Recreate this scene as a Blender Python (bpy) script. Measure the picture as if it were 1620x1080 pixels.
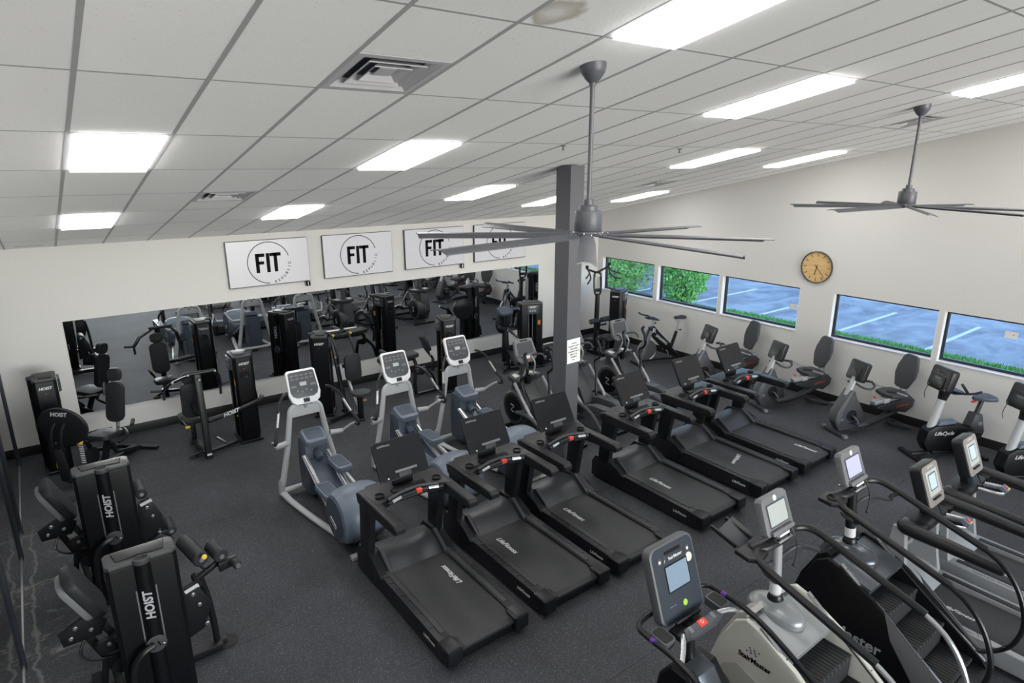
import bpy, bmesh, math, random
from math import pi, sin, cos, radians as rad
from mathutils import Vector as V, Matrix as MX
for _o in list(bpy.data.objects): bpy.data.objects.remove(_o)
sc = bpy.context.scene
COL = sc.collection
random.seed(7)
# ------------------------------------------------------------------ camera
CAMZ, YAW, PITCH, ROLL, FPX = 4.4421, 0.6512, 0.2766, 0.0012, 998.64
cd = bpy.data.cameras.new('camera'); cd.sensor_width = 36; cd.lens = FPX / 1620 * 36
cd.clip_start = 0.05; cd.clip_end = 300
cam = bpy.data.objects.new('camera', cd); COL.objects.link(cam); sc.camera = cam
fw = V((sin(YAW)*cos(PITCH), cos(YAW)*cos(PITCH), -sin(PITCH)))
rt = V((cos(YAW), -sin(YAW), 0)); up = rt.cross(fw)
r2 = rt*cos(ROLL)+up*sin(ROLL); u2 = up*cos(ROLL)-rt*sin(ROLL)
cam.matrix_world = MX((( r2.x, u2.x, -fw.x, 0), (r2.y, u2.y, -fw.y, 0), (r2.z, u2.z, -fw.z, CAMZ), (0, 0, 0, 1)))
# ------------------------------------------------------------------ world, sun, exposure
w = bpy.data.worlds.new('sky'); sc.world = w; w.use_nodes = True
nt = w.node_tree; bg = nt.nodes['Background']
sky = nt.nodes.new('ShaderNodeTexSky'); sky.sky_type = 'NISHITA'; sky.sun_disc = False
sky.sun_elevation = rad(38); sky.sun_rotation = rad(200); sky.air_density = 1.0; sky.dust_density = 0.6; sky.ozone_density = 2.0
nt.links.new(sky.outputs[0], bg.inputs[0]); bg.inputs[1].default_value = 0.44
sc.view_settings.view_transform = 'Standard'; sc.view_settings.look = 'None'
sc.view_settings.exposure = 0.34; sc.view_settings.gamma = 1.0; sc.view_settings.use_curve_mapping = False
PANEL = 11.0          # strength of the ceiling light panels
# added fill light beyond the front glazing, brightens the ceiling in place of daylight
ad = bpy.data.lights.new('ceiling_fill', 'AREA'); ad.shape = 'RECTANGLE'; ad.size = 18; ad.size_y = 9; ad.energy = 8600; ad.color = (1.0, .985, .965)
al = bpy.data.objects.new('ceiling_fill', ad); COL.objects.link(al); al.location = (5.6, -24.0, 2.2)
al.rotation_euler = (V((5.6, 6.0, 3.2))-al.location).to_track_quat('-Z', 'Y').to_euler()
# ------------------------------------------------------------------ materials
def mat(name, col, rough=0.5, metal=0.0, bump=0.0, bscale=60, var=0.0, emit=0.0, coat=0.0, spec=0.5):
    m = bpy.data.materials.new(name); m.use_nodes = True
    t = m.node_tree; b = t.nodes['Principled BSDF']
    b.inputs['Base Color'].default_value = (*col, 1); b.inputs['Roughness'].default_value = rough
    b.inputs['Metallic'].default_value = metal; b.inputs['Coat Weight'].default_value = coat
    b.inputs['Specular IOR Level'].default_value = spec
    if emit:
        b.inputs['Emission Color'].default_value = (*col, 1); b.inputs['Emission Strength'].default_value = emit
    if var or bump:
        tc = t.nodes.new('ShaderNodeTexCoord'); n = t.nodes.new('ShaderNodeTexNoise')
        n.inputs['Scale'].default_value = bscale; n.inputs['Detail'].default_value = 4
        t.links.new(tc.outputs['Object'], n.inputs['Vector'])
        if var:
            mr = t.nodes.new('ShaderNodeMapRange'); mr.inputs['To Min'].default_value = 1-var; mr.inputs['To Max'].default_value = 1+var
            t.links.new(n.outputs[0], mr.inputs[0])
            hv = t.nodes.new('ShaderNodeVectorMath'); hv.operation = 'SCALE'; hv.inputs[0].default_value = col
            t.links.new(mr.outputs[0], hv.inputs['Scale']); t.links.new(hv.outputs[0], b.inputs['Base Color'])
        if bump:
            bp = t.nodes.new('ShaderNodeBump'); bp.inputs['Strength'].default_value = bump; bp.inputs['Distance'].default_value = 0.002
            t.links.new(n.outputs[0], bp.inputs['Height']); t.links.new(bp.outputs[0], b.inputs['Normal'])
    return m
def nodes(m): return m.node_tree.nodes, m.node_tree.links, m.node_tree.nodes['Principled BSDF']

m_black = mat('black plastic', (.0115, .012, .0145), .42, bump=.15, bscale=400, spec=.4)
m_metal = mat('black powder coat', (.0075, .008, .010), .36, spec=.4)
m_shroud = mat('black tower shroud', (.0035, .0038, .0052), .42, bump=.05, bscale=300, spec=.25)
m_cap = mat('tower cap grey', (.045, .047, .052), .5)
m_belt = mat('running belt', (.032, .033, .035), .55, bump=.2, bscale=500, var=.25)
m_hood = mat('motor hood', (.040, .042, .047), .38)
m_dgrey = mat('dark grey plastic', (.043, .046, .052), .45, spec=.4, bump=.1, bscale=300)
m_mgrey = mat('mid grey plastic', (.15, .155, .165), .42)
m_arc = mat('arc trainer grey', (.050, .052, .057), .42)
m_vinyl = mat('black vinyl', (.020, .022, .026), .5, spec=.3, bump=.12, bscale=120)
m_vinylg = mat('grey vinyl', (.048, .052, .058), .45, spec=.35, bump=.1, bscale=120)
m_silver = mat('silver paint', (.36, .37, .385), .40, .2)
m_lgrey = mat('light grey paint', (.47, .485, .50), .42)
m_white = mat('white plastic', (.72, .73, .76), .35)
m_blue = mat('slate blue plastic', (.135, .165, .215), .40)
m_blued = mat('dark slate plastic', (.06, .078, .108), .42)
m_chrome = mat('polished steel', (.56, .57, .59), .26, .75)
m_steel = mat('brushed steel', (.55, .56, .58), .32, 1.0)
m_screen = mat('dark screen glass', (.008, .009, .012), .06, spec=.45)
m_face = mat('console face', (.055, .06, .07), .35)
m_lcd = mat('grey lcd', (.42, .45, .44), .25)
m_lit = mat('lit screen', (.30, .37, .44), .3, emit=.75)
m_litv = mat('violet lit screen', (.28, .28, .45), .3, emit=.85)
m_litb = mat('bluish lit screen', (.14, .19, .25), .3, emit=.55)
m_red = mat('red plastic', (.70, .06, .035), .4)
m_redp = mat('red print', (.62, .05, .02), .5)
m_yellow = mat('yellow knob', (.62, .42, .05), .4)
m_orange = mat('orange sticker', (.62, .23, .06), .5)
m_green = mat('green button', (.35, .62, .06), .4)
m_teal = mat('teal button', (.05, .42, .38), .4)
m_purple = mat('purple tape', (.12, .03, .30), .5)
m_print = mat('white print', (.68, .68, .70), .5)
m_printd = mat('dark print', (.005, .005, .007), .7, spec=.1)
m_printg = mat('grey print', (.28, .29, .31), .5)
m_taupe = mat('taupe bezel', (.22, .195, .185), .45)
m_slate = mat('dark slate face', (.028, .036, .050), .45, spec=.3)
m_case = mat('charcoal case', (.085, .09, .10), .5)
m_tgrey = mat('treadmill grey', (.30, .31, .32), .45)
m_spine = mat('spine grey', (.075, .08, .088), .42)
m_tube = mat('grey tower print', (.42, .42, .45), .5)
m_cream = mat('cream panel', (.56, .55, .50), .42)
m_creamd = mat('shaded cream panel', (.40, .395, .37), .45)  # cream darkened as if in shade for the panel inset; plain tone elsewhere
m_cowl = mat('silver cowl', (.27, .285, .295), .32, .35)
m_cowld = mat('graphite cowl', (.085, .095, .11), .26, .45)
m_tread = mat('ribbed step rubber', (.022, .023, .025), .6)
m_fan = mat('fan graphite', (.085, .088, .102), .45, .1, var=.25, bscale=14)
m_column = mat('column charcoal paint', (.095, .097, .110), .55, bump=.05, bscale=90)
m_base = mat('black vinyl baseboard', (.010, .010, .011), .45)
m_trim = mat('white sill paint', (.80, .81, .82), .45)
m_alum = mat('dark window frame', (.022, .026, .036), .4, .2)
m_paper = mat('paper', (.80, .80, .80), .7)
m_tvw = mat('white tv picture', (.30, .30, .315), .3, emit=.75)
m_foot = mat('rubber foot', (.012, .012, .012), .7)
m_bezel = mat('thin tv bezel', (.03, .03, .035), .4)
m_shell = mat('grey pad shell', (.17, .175, .18), .5)
m_pale = mat('pale stickers', (.62, .60, .55), .6)
m_grille = mat('dark vent recess', (.045, .05, .075), .6)
m_vent = mat('vent white', (.50, .50, .52), .55)
m_grid = mat('ceiling grid', (.40, .40, .405), .6)
m_gridc = mat('ceiling cross tee', (.36, .36, .365), .6)
m_tile2 = mat('ceiling slab', (.3, .3, .3), .9)
m_grassy = None

def wall_material():
    m = mat('painted wall', (.625, .62, .605), .85, bump=.08, bscale=180, var=.012); return m
m_wall = wall_material()
def tile_material():
    m = mat('acoustic tile', (.60, .60, .60), .92); N, L, b = nodes(m)
    g = N.new('ShaderNodeNewGeometry'); oi = N.new('ShaderNodeObjectInfo')
    v = N.new('ShaderNodeTexVoronoi'); v.inputs['Scale'].default_value = 46
    L.new(g.outputs['Position'], v.inputs['Vector'])
    n = N.new('ShaderNodeTexNoise'); n.inputs['Scale'].default_value = 9; n.inputs['Detail'].default_value = 3
    L.new(g.outputs['Position'], n.inputs['Vector'])
    th = N.new('ShaderNodeMapRange'); th.inputs['From Min'].default_value = .38; th.inputs['From Max'].default_value = .66
    th.inputs['To Min'].default_value = 0.0; th.inputs['To Max'].default_value = .17; L.new(n.outputs[0], th.inputs[0])
    lt = N.new('ShaderNodeMath'); lt.operation = 'LESS_THAN'; L.new(v.outputs['Distance'], lt.inputs[0]); L.new(th.outputs[0], lt.inputs[1])
    mx = N.new('ShaderNodeMixRGB'); mx.inputs[1].default_value = (.91, .91, .905, 1); mx.inputs[2].default_value = (.64, .635, .63, 1)
    L.new(lt.outputs[0], mx.inputs[0])
    hs = N.new('ShaderNodeHueSaturation'); mr = N.new('ShaderNodeMapRange'); mr.inputs['To Min'].default_value = .97; mr.inputs['To Max'].default_value = 1.03
    L.new(oi.outputs['Random'], mr.inputs[0]); L.new(mr.outputs[0], hs.inputs['Value']); L.new(mx.outputs[0], hs.inputs['Color'])
    L.new(hs.outputs[0], b.inputs['Base Color'])
    bp = N.new('ShaderNodeBump'); bp.inputs['Strength'].default_value = .2; bp.inputs['Distance'].default_value = .004
    L.new(v.outputs['Distance'], bp.inputs['Height']); L.new(bp.outputs[0], b.inputs['Normal'])
    return m
m_tile = tile_material()
def floor_material():
    m = mat('speckled rubber', (.04, .04, .045), .72, spec=.25); N, L, b = nodes(m)
    g = N.new('ShaderNodeNewGeometry')
    def vor(scale): 
        v = N.new('ShaderNodeTexVoronoi'); v.inputs['Scale'].default_value = scale; L.new(g.outputs['Position'], v.inputs['Vector']); return v
    v = vor(120); sp = N.new('ShaderNodeSeparateColor'); L.new(v.outputs['Color'], sp.inputs[0])
    gt = N.new('ShaderNodeMapRange'); gt.inputs['From Min'].default_value = .66; gt.inputs['From Max'].default_value = .98; L.new(sp.outputs[0], gt.inputs[0])
    ld = N.new('ShaderNodeMapRange'); ld.inputs['From Min'].default_value = .55; ld.inputs['From Max'].default_value = .2; L.new(v.outputs['Distance'], ld.inputs[0])
    mu = N.new('ShaderNodeMath'); mu.operation = 'MULTIPLY'; L.new(gt.outputs[0], mu.inputs[0]); L.new(ld.outputs[0], mu.inputs[1])
    n = N.new('ShaderNodeTexNoise'); n.inputs['Scale'].default_value = .8; n.inputs['Detail'].default_value = 6; L.new(g.outputs['Position'], n.inputs['Vector'])
    cr = N.new('ShaderNodeMapRange'); cr.inputs['From Min'].default_value = .3; cr.inputs['From Max'].default_value = .7; cr.inputs['To Min'].default_value = .8; cr.inputs['To Max'].default_value = 1.25
    L.new(n.outputs[0], cr.inputs[0])
    mx = N.new('ShaderNodeMixRGB'); mx.inputs[1].default_value = (.048, .050, .057, 1); mx.inputs[2].default_value = (.21, .215, .23, 1); L.new(mu.outputs[0], mx.inputs[0])
    sv = N.new('ShaderNodeVectorMath'); sv.operation = 'SCALE'; L.new(mx.outputs[0], sv.inputs[0]); L.new(cr.outputs[0], sv.inputs['Scale'])
    # pale scuffs and plaster dust along the glazed wall at the left
    sx = N.new('ShaderNodeSeparateXYZ'); L.new(g.outputs['Position'], sx.inputs[0])
    m1 = N.new('ShaderNodeMapRange'); m1.inputs['From Min'].default_value = .35; m1.inputs['From Max'].default_value = -.55; L.new(sx.outputs[0], m1.inputs[0])
    m2 = N.new('ShaderNodeMapRange'); m2.inputs['From Min'].default_value = 9.6; m2.inputs['From Max'].default_value = 8.6; L.new(sx.outputs[1], m2.inputs[0])
    m3 = N.new('ShaderNodeMapRange'); m3.inputs['From Min'].default_value = 5.4; m3.inputs['From Max'].default_value = 6.6; L.new(sx.outputs[1], m3.inputs[0])
    mp = N.new('ShaderNodeMapping'); mp.inputs['Scale'].default_value = (1.3, 3.0, 1); L.new(g.outputs['Position'], mp.inputs[0])
    n2 = N.new('ShaderNodeTexNoise'); n2.inputs['Scale'].default_value = 1.6; n2.inputs['Detail'].default_value = 7; n2.inputs['Roughness'].default_value = .7; L.new(mp.outputs[0], n2.inputs['Vector'])
    m4 = N.new('ShaderNodeMapRange'); m4.inputs['From Min'].default_value = .555; m4.inputs['From Max'].default_value = .74; L.new(n2.outputs[0], m4.inputs[0])
    cur = m4.outputs[0]
    for q in (m1, m2, m3):
        k = N.new('ShaderNodeMath'); k.operation = 'MULTIPLY'; L.new(cur, k.inputs[0]); L.new(q.outputs[0], k.inputs[1]); cur = k.outputs[0]
    # cracked line of plaster dust close to the glazing
    n3 = N.new('ShaderNodeTexNoise'); n3.inputs['Scale'].default_value = 2.2; n3.inputs['Detail'].default_value = 6; n3.inputs['Roughness'].default_value = .65; L.new(g.outputs['Position'], n3.inputs['Vector'])
    k1 = N.new('ShaderNodeMath'); k1.operation = 'MULTIPLY_ADD'; k1.inputs[1].default_value = -.28; L.new(n3.outputs[0], k1.inputs[0]); L.new(sx.outputs[0], k1.inputs[2])
    k2 = N.new('ShaderNodeMath'); k2.operation = 'ADD'; k2.inputs[1].default_value = .715; L.new(k1.outputs[0], k2.inputs[0])
    k3 = N.new('ShaderNodeMath'); k3.operation = 'ABSOLUTE'; L.new(k2.outputs[0], k3.inputs[0])
    k4 = N.new('ShaderNodeMapRange'); k4.inputs['From Min'].default_value = .022; k4.inputs['From Max'].default_value = .004; k4.inputs['To Max'].default_value = .34; L.new(k3.outputs[0], k4.inputs[0])
    k5 = N.new('ShaderNodeMath'); k5.operation = 'MULTIPLY'; L.new(k4.outputs[0], k5.inputs[0]); L.new(m2.outputs[0], k5.inputs[1])
    k6 = N.new('ShaderNodeMath'); k6.operation = 'MAXIMUM'; L.new(k5.outputs[0], k6.inputs[0]); L.new(cur, k6.inputs[1]); cur = k6.outputs[0]
    mx2 = N.new('ShaderNodeMixRGB'); mx2.inputs[2].default_value = (.32, .31, .28, 1); L.new(cur, mx2.inputs[0]); L.new(sv.outputs[0], mx2.inputs[1])
    L.new(mx2.outputs[0], b.inputs['Base Color'])
    bp = N.new('ShaderNodeBump'); bp.inputs['Strength'].default_value = .35; bp.inputs['Distance'].default_value = .002
    L.new(v.outputs['Distance'], bp.inputs['Height']); L.new(bp.outputs[0], b.inputs['Normal'])
    return m
m_floor = floor_material()
def mirror_material():
    m = bpy.data.materials.new('mirror silvering'); m.use_nodes = True; N, L, b = nodes(m)
    b.inputs['Base Color'].default_value = (.80, .83, .84, 1); b.inputs['Metallic'].default_value = 1; b.inputs['Roughness'].default_value = .012
    return m
m_mirror = mirror_material()
def glass_material(name, tint, refl=1.0):
    m = bpy.data.materials.new(name); m.use_nodes = True; t = m.node_tree; N = t.nodes; N.clear(); L = t.links
    o = N.new('ShaderNodeOutputMaterial'); mix = N.new('ShaderNodeMixShader'); tr = N.new('ShaderNodeBsdfTransparent'); gl = N.new('ShaderNodeBsdfGlossy')
    lw = N.new('ShaderNodeLayerWeight'); lw.inputs[0].default_value = .5; pw = N.new('ShaderNodeMath'); pw.operation = 'POWER'; pw.inputs[1].default_value = 5; L.new(lw.outputs['Facing'], pw.inputs[0]); fr = N.new('ShaderNodeMath'); fr.operation = 'MULTIPLY_ADD'; fr.inputs[1].default_value = .90; fr.inputs[2].default_value = .035; L.new(pw.outputs[0], fr.inputs[0]); tr.inputs[0].default_value = (*tint, 1); gl.inputs['Roughness'].default_value = .02
    k = N.new('ShaderNodeMath'); k.operation = 'MULTIPLY'; k.inputs[1].default_value = refl; L.new(fr.outputs[0], k.inputs[0])
    L.new(k.outputs[0], mix.inputs[0]); L.new(tr.outputs[0], mix.inputs[1]); L.new(gl.outputs[0], mix.inputs[2]); L.new(mix.outputs[0], o.inputs[0])
    return m
m_glass = glass_material('window glass', (.86, .93, .97))
m_glass3 = glass_material('clear front glass', (.97, .975, .97))
m_glass2 = glass_material('partition glass', (.80, .84, .83), 2.2)
def wood_material():
    m = mat('pale bamboo', (.60, .38, .15), .5); N, L, b = nodes(m)
    tc = N.new('ShaderNodeTexCoord'); mp = N.new('ShaderNodeMapping'); mp.inputs['Scale'].default_value = (3, 2, 34)
    n = N.new('ShaderNodeTexNoise'); n.inputs['Scale'].default_value = 1.5; n.inputs['Detail'].default_value = 5
    r = N.new('ShaderNodeValToRGB'); r.color_ramp.elements[0].color = (.56, .36, .14, 1); r.color_ramp.elements[0].position = .3
    r.color_ramp.elements[1].color = (.74, .52, .25, 1); r.color_ramp.elements[1].position = .7
    L.new(tc.outputs['Object'], mp.inputs[0]); L.new(mp.outputs[0], n.inputs['Vector']); L.new(n.outputs[0], r.inputs[0]); L.new(r.outputs[0], b.inputs['Base Color'])
    return m
m_wood = wood_material()
def asphalt_material():
    m = mat('wet asphalt', (.3, .3, .3), .42); N, L, b = nodes(m)
    g = N.new('ShaderNodeNewGeometry'); mp = N.new('ShaderNodeMapping'); mp.inputs['Scale'].default_value = (.55, .9, 1); mp.inputs['Rotation'].default_value = (0, 0, .5)
    n = N.new('ShaderNodeTexNoise'); n.inputs['Scale'].default_value = .9; n.inputs['Detail'].default_value = 8; n.inputs['Roughness'].default_value = .62; n.inputs['Distortion'].default_value = 1.2
    r = N.new('ShaderNodeValToRGB'); r.color_ramp.elements[0].color = (.20, .215, .24, 1); r.color_ramp.elements[0].position = .36
    r.color_ramp.elements[1].color = (.40, .42, .45, 1); r.color_ramp.elements[1].position = .62
    rr = N.new('ShaderNodeMapRange'); rr.inputs['To Min'].default_value = .75; rr.inputs['To Max'].default_value = .4
    L.new(g.outputs['Position'], mp.inputs[0]); L.new(mp.outputs[0], n.inputs['Vector']); L.new(n.outputs[0], r.inputs[0]); L.new(r.outputs[0], b.inputs['Base Color'])
    L.new(n.outputs[0], rr.inputs[0]); L.new(rr.outputs[0], b.inputs['Roughness'])
    return m
m_asph = asphalt_material()
m_line = mat('parking line paint', (.80, .82, .84), .6, var=.1, bscale=9)
m_soil = mat('lawn soil', (.045, .13, .035), .9, var=.4, bscale=20)
m_blade = mat('grass blade', (.20, .50, .14), .6, var=.3, bscale=3)
m_leaf = mat('bright leaf', (.24, .55, .14), .5, var=.5, bscale=6)
m_leaf2 = mat('dull leaf', (.20, .40, .22), .55, var=.4, bscale=6)
m_twig = mat('twig bark', (.09, .065, .04), .8)
m_light = mat('light diffuser', (1, 1, 1), .5); nodes(m_light)[2].inputs['Emission Color'].default_value = (1.0, .985, .96, 1); nodes(m_light)[2].inputs['Emission Strength'].default_value = PANEL
def stained(tile):
    m = tile.copy(); m.name = 'stained acoustic tile'; N, L, b = nodes(m)
    g = N.new('ShaderNodeNewGeometry'); src = b.inputs['Base Color'].links[0].from_socket
    d = N.new('ShaderNodeVectorMath'); d.operation = 'DISTANCE'; d.inputs[1].default_value = (2.26, 2.60, 5.157)
    n = N.new('ShaderNodeTexNoise'); n.inputs['Scale'].default_value = 6
    L.new(g.outputs['Position'], n.inputs['Vector']); L.new(g.outputs['Position'], d.inputs[0])
    a = N.new('ShaderNodeMath'); a.operation = 'MULTIPLY_ADD'; a.inputs[1].default_value = .16; L.new(n.outputs[0], a.inputs[0]); L.new(d.outputs['Value'], a.inputs[2])
    r = N.new('ShaderNodeValToRGB'); e = r.color_ramp.elements; e[0].position = .10; e[0].color = (.25,)*3+(1,); e[1].position = .235; e[1].color = (0, 0, 0, 1)
    x = r.color_ramp.elements.new(.20); x.color = (.75,)*3+(1,)
    L.new(a.outputs[0], r.inputs[0])
    mx = N.new('ShaderNodeMixRGB'); mx.inputs[2].default_value = (.42, .37, .29, 1); L.new(r.outputs[0], mx.inputs[0]); L.new(src, mx.inputs[1]); L.new(mx.outputs[0], b.inputs['Base Color'])
    return m
m_tilestain = stained(m_tile)
# ------------------------------------------------------------------ mesh helpers
def frame(o, right, upv):
    r = V(right).normalized(); u = V(upv); n = r.cross(u).normalized(); u = n.cross(r)
    return MX(((r.x, u.x, n.x, o[0]), (r.y, u.y, n.y, o[1]), (r.z, u.z, n.z, o[2]), (0, 0, 0, 1)))
def rotz(a, loc=(0, 0, 0)): return MX.Translation(V(loc)) @ MX.Rotation(a, 4, 'Z')
def smooth(pts, n):
    if n < 1: return [V(p) for p in pts]
    P = [V(p) for p in pts]; out = []
    for i in range(len(P)-1):
        a = P[max(i-1, 0)]; b = P[i]; c = P[i+1]; d = P[min(i+2, len(P)-1)]
        for k in range(n):
            t = k/n
            out.append(.5*((2*b)+(c-a)*t+(2*a-5*b+4*c-d)*t*t+(3*b-a-3*c+d)*t**3))
    out.append(P[-1]); return out
def rrect(w, h, r, n=4):
    out = []
    for cx, cy, a0 in ((w/2-r, h/2-r, 0), (-w/2+r, h/2-r, 90), (-w/2+r, -h/2+r, 180), (w/2-r, -h/2+r, 270)):
        for k in range(n+1):
            a = rad(a0+90*k/n); out.append((cx+r*cos(a), cy+r*sin(a)))
    return out
class G:
    def __init__(s, m=None): s.bm = bmesh.new(); s.m = m
    def _bev(s, verts, b, seg=2):
        if b <= 0: return
        e = {x for v in verts for x in v.link_edges}
        bmesh.ops.bevel(s.bm, geom=list(e), offset=b, segments=seg, profile=.6, affect='EDGES', clamp_overlap=True)
    def box(s, c, d, b=0, r=None, seg=2):
        m = MX.Translation(V(c))
        if r: m = m @ (MX.Rotation(r[2], 4, 'Z') @ MX.Rotation(r[1], 4, 'Y') @ MX.Rotation(r[0], 4, 'X'))
        m = m @ MX.Diagonal((*d, 1)); v = bmesh.ops.create_cube(s.bm, size=1, matrix=m)['verts']; s._bev(v, b, seg); return s
    def bar(s, p, q, wd, h, b=0, upv=(0, 0, 1)):
        p = V(p); q = V(q); y = (q-p); l = y.length; y.normalize(); u = V(upv)
        if abs(y.dot(u)) > .98: u = V((0, 1, 0))
        x = y.cross(u).normalized(); z = x.cross(y); c = (p+q)/2
        m = MX(((x.x*wd, y.x*l, z.x*h, c.x), (x.y*wd, y.y*l, z.y*h, c.y), (x.z*wd, y.z*l, z.z*h, c.z), (0, 0, 0, 1)))
        v = bmesh.ops.create_cube(s.bm, size=1, matrix=m)['verts']; s._bev(v, b); return s
    def tube(s, pts, r, seg=8, n=0, flat=1.0, closed=False):
        P = smooth(pts, n); rs = r if isinstance(r, (list, tuple)) else None; N = len(P); rings = []
        prev = None
        for i, p in enumerate(P):
            if closed: d = (P[(i+1) % N]-P[i-1])
            else: d = (P[min(i+1, N-1)]-P[max(i-1, 0)])
            d.normalize()
            if prev is None:
                a = V((0, 0, 1)) if abs(d.z) < .9 else V((1, 0, 0))
                x = d.cross(a).normalized()
            else:
                x = (prev-d*prev.dot(d)).normalized()
            prev = x; y = d.cross(x)
            if rs: f = i/(N-1)*(len(rs)-1); k = min(int(f), len(rs)-2); rr = rs[k]+(rs[k+1]-rs[k])*(f-k)
            else: rr = r
            rings.append([s.bm.verts.new(p+x*(rr*cos(2*pi*k/seg))+y*(rr*flat*sin(2*pi*k/seg))) for k in range(seg)])
        for i in range(N-1 if not closed else N):
            A = rings[i]; B = rings[(i+1) % N]
            for k in range(seg): s.bm.faces.new((A[k], A[(k+1) % seg], B[(k+1) % seg], B[k]))
        if not closed: s.bm.faces.new(rings[0][::-1]); s.bm.faces.new(rings[-1])
        return s
    def lathe(s, prof, o=(0, 0, 0), ax=(0, 0, 1), seg=24):
        a = V(ax).normalized(); x = a.cross(V((0, 0, 1)) if abs(a.z) < .9 else V((1, 0, 0))).normalized(); y = a.cross(x); o = V(o); rings = []
        for r, h in prof:
            rings.append([s.bm.verts.new(o+a*h)] if r <= 1e-6 else [s.bm.verts.new(o+a*h+x*(r*cos(2*pi*k/seg))+y*(r*sin(2*pi*k/seg))) for k in range(seg)])
        for A, B in zip(rings, rings[1:]):
            if len(A) == 1 and len(B) == 1: continue
            for k in range(seg):
                j = (k+1) % seg
                if len(A) == 1: s.bm.faces.new((A[0], B[j], B[k]))
                elif len(B) == 1: s.bm.faces.new((A[k], A[j], B[0]))
                else: s.bm.faces.new((A[k], A[j], B[j], B[k]))
        if len(rings[0]) > 1: s.bm.faces.new(rings[0][::-1])
        if len(rings[-1]) > 1: s.bm.faces.new(rings[-1])
        return s
    def cyl(s, p, q, r, r2=None, seg=18, c=0):
        p = V(p); d = V(q)-p; l = d.length; r2 = r if r2 is None else r2
        pr = [(r-c, 0), (r, c), (r2, l-c), (r2-c, l)] if c > 0 else [(r, 0), (r2, l)]
        return s.lathe(pr, p, d, seg)
    def prism(s, poly, ax, a, b, bv=0, m=None, seg=2):
        f = {'x': lambda u, v, t: (t, u, v), 'y': lambda u, v, t: (u, t, v), 'z': lambda u, v, t: (u, v, t)}[ax]
        A = [s.bm.verts.new(f(u, v, a)) for u, v in poly]; B = [s.bm.verts.new(f(u, v, b)) for u, v in poly]; n = len(poly)
        s.bm.faces.new(A[::-1]); s.bm.faces.new(B)
        for k in range(n): s.bm.faces.new((A[k], A[(k+1) % n], B[(k+1) % n], B[k]))
        if m is not None: bmesh.ops.transform(s.bm, matrix=m, verts=A+B)
        if bv > 0:
            es = []
            for R in (A, B):
                for k in range(n):
                    e = s.bm.edges.get((R[k], R[(k+1) % n]))
                    if e: es.append(e)
            bmesh.ops.bevel(s.bm, geom=es, offset=bv, segments=seg, profile=.6, affect='EDGES', clamp_overlap=True)
        return s
    def plate(s, wd, h, t, r, m, bv=0, n=4): return s.prism(rrect(wd, h, r, n), 'z', 0, t, bv, m)
    def sph(s, c, r, sq=(1, 1, 1), u=16, v=10):
        bmesh.ops.create_uvsphere(s.bm, u_segments=u, v_segments=v, radius=r, matrix=MX.Translation(V(c)) @ MX.Diagonal((*sq, 1))); return s
    def bolts(s, pts, ax, r=.012, h=.008):
        for p in pts: s.lathe([(r, 0), (r, h*.6), (r*.6, h), (0, h)], p, ax, 8)
        return s
    def done(s, name, mt, par=None, ang=32):
        if s.m is not None: s.bm.transform(s.m)
        bmesh.ops.recalc_face_normals(s.bm, faces=s.bm.faces[:])
        me = bpy.data.meshes.new(name); s.bm.to_mesh(me); s.bm.free()
        me.polygons.foreach_set('use_smooth', [True]*len(me.polygons)); me.set_sharp_from_angle(angle=rad(ang))
        me.materials.append(mt); o = bpy.data.objects.new(name, me); COL.objects.link(o)
        if par is not None: o.parent = par
        return o
def tag(o, label, cat, group=None):
    o['label'] = label; o['category'] = cat
    if group: o['group'] = group
    return o
def struct(o, label=None):
    o['kind'] = 'structure'
    if label: o['label'] = label
    return o
def thing(name, label, cat, loc=(0, 0, 0), rz=0, group=None):
    o = bpy.data.objects.new(name, None); o.empty_display_size = .1; COL.objects.link(o); o.location = loc; o.rotation_euler = (0, 0, rz)
    return tag(o, label, cat, group)
def dup(root, loc, rz, label):
    def cp(o, par):
        c = o.copy(); COL.objects.link(c)
        if par is not None: c.parent = par
        for ch in KIDS.get(o.name, []): cp(ch, c)
        return c
    KIDS = {}
    for o in COL.objects:
        if o.parent: KIDS.setdefault(o.parent.name, []).append(o)
    r = cp(root, None); r.location = loc; r.rotation_euler = (0, 0, rz); r['label'] = label; return r
_TX = {}
def text_mesh(body, size, ext=.001, shear=0, off=0, sp=1.0):
    k = (body, size, ext, shear, off, sp)
    if k not in _TX:
        c = bpy.data.curves.new('t', 'FONT'); c.body = body; c.size = size; c.extrude = ext; c.shear = shear; c.offset = off; c.space_character = sp
        c.align_x = 'CENTER'; c.align_y = 'CENTER'; c.resolution_u = 3
        o = bpy.data.objects.new('t', c); COL.objects.link(o); bpy.context.view_layer.update()
        me = bpy.data.meshes.new_from_object(o.evaluated_get(bpy.context.evaluated_depsgraph_get())); bpy.data.objects.remove(o); bpy.data.curves.remove(c); _TX[k] = me
    return _TX[k]
def text(body, size, mt, par, m, name='lettering', **kw):
    me = text_mesh(body, size, **kw).copy(); me.transform(m); me.materials.clear(); me.materials.append(mt); me.name = name
    o = bpy.data.objects.new(name, me); COL.objects.link(o)
    if par is not None: o.parent = par
    return o
def stuff(o): o['kind'] = 'stuff'; return o
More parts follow.
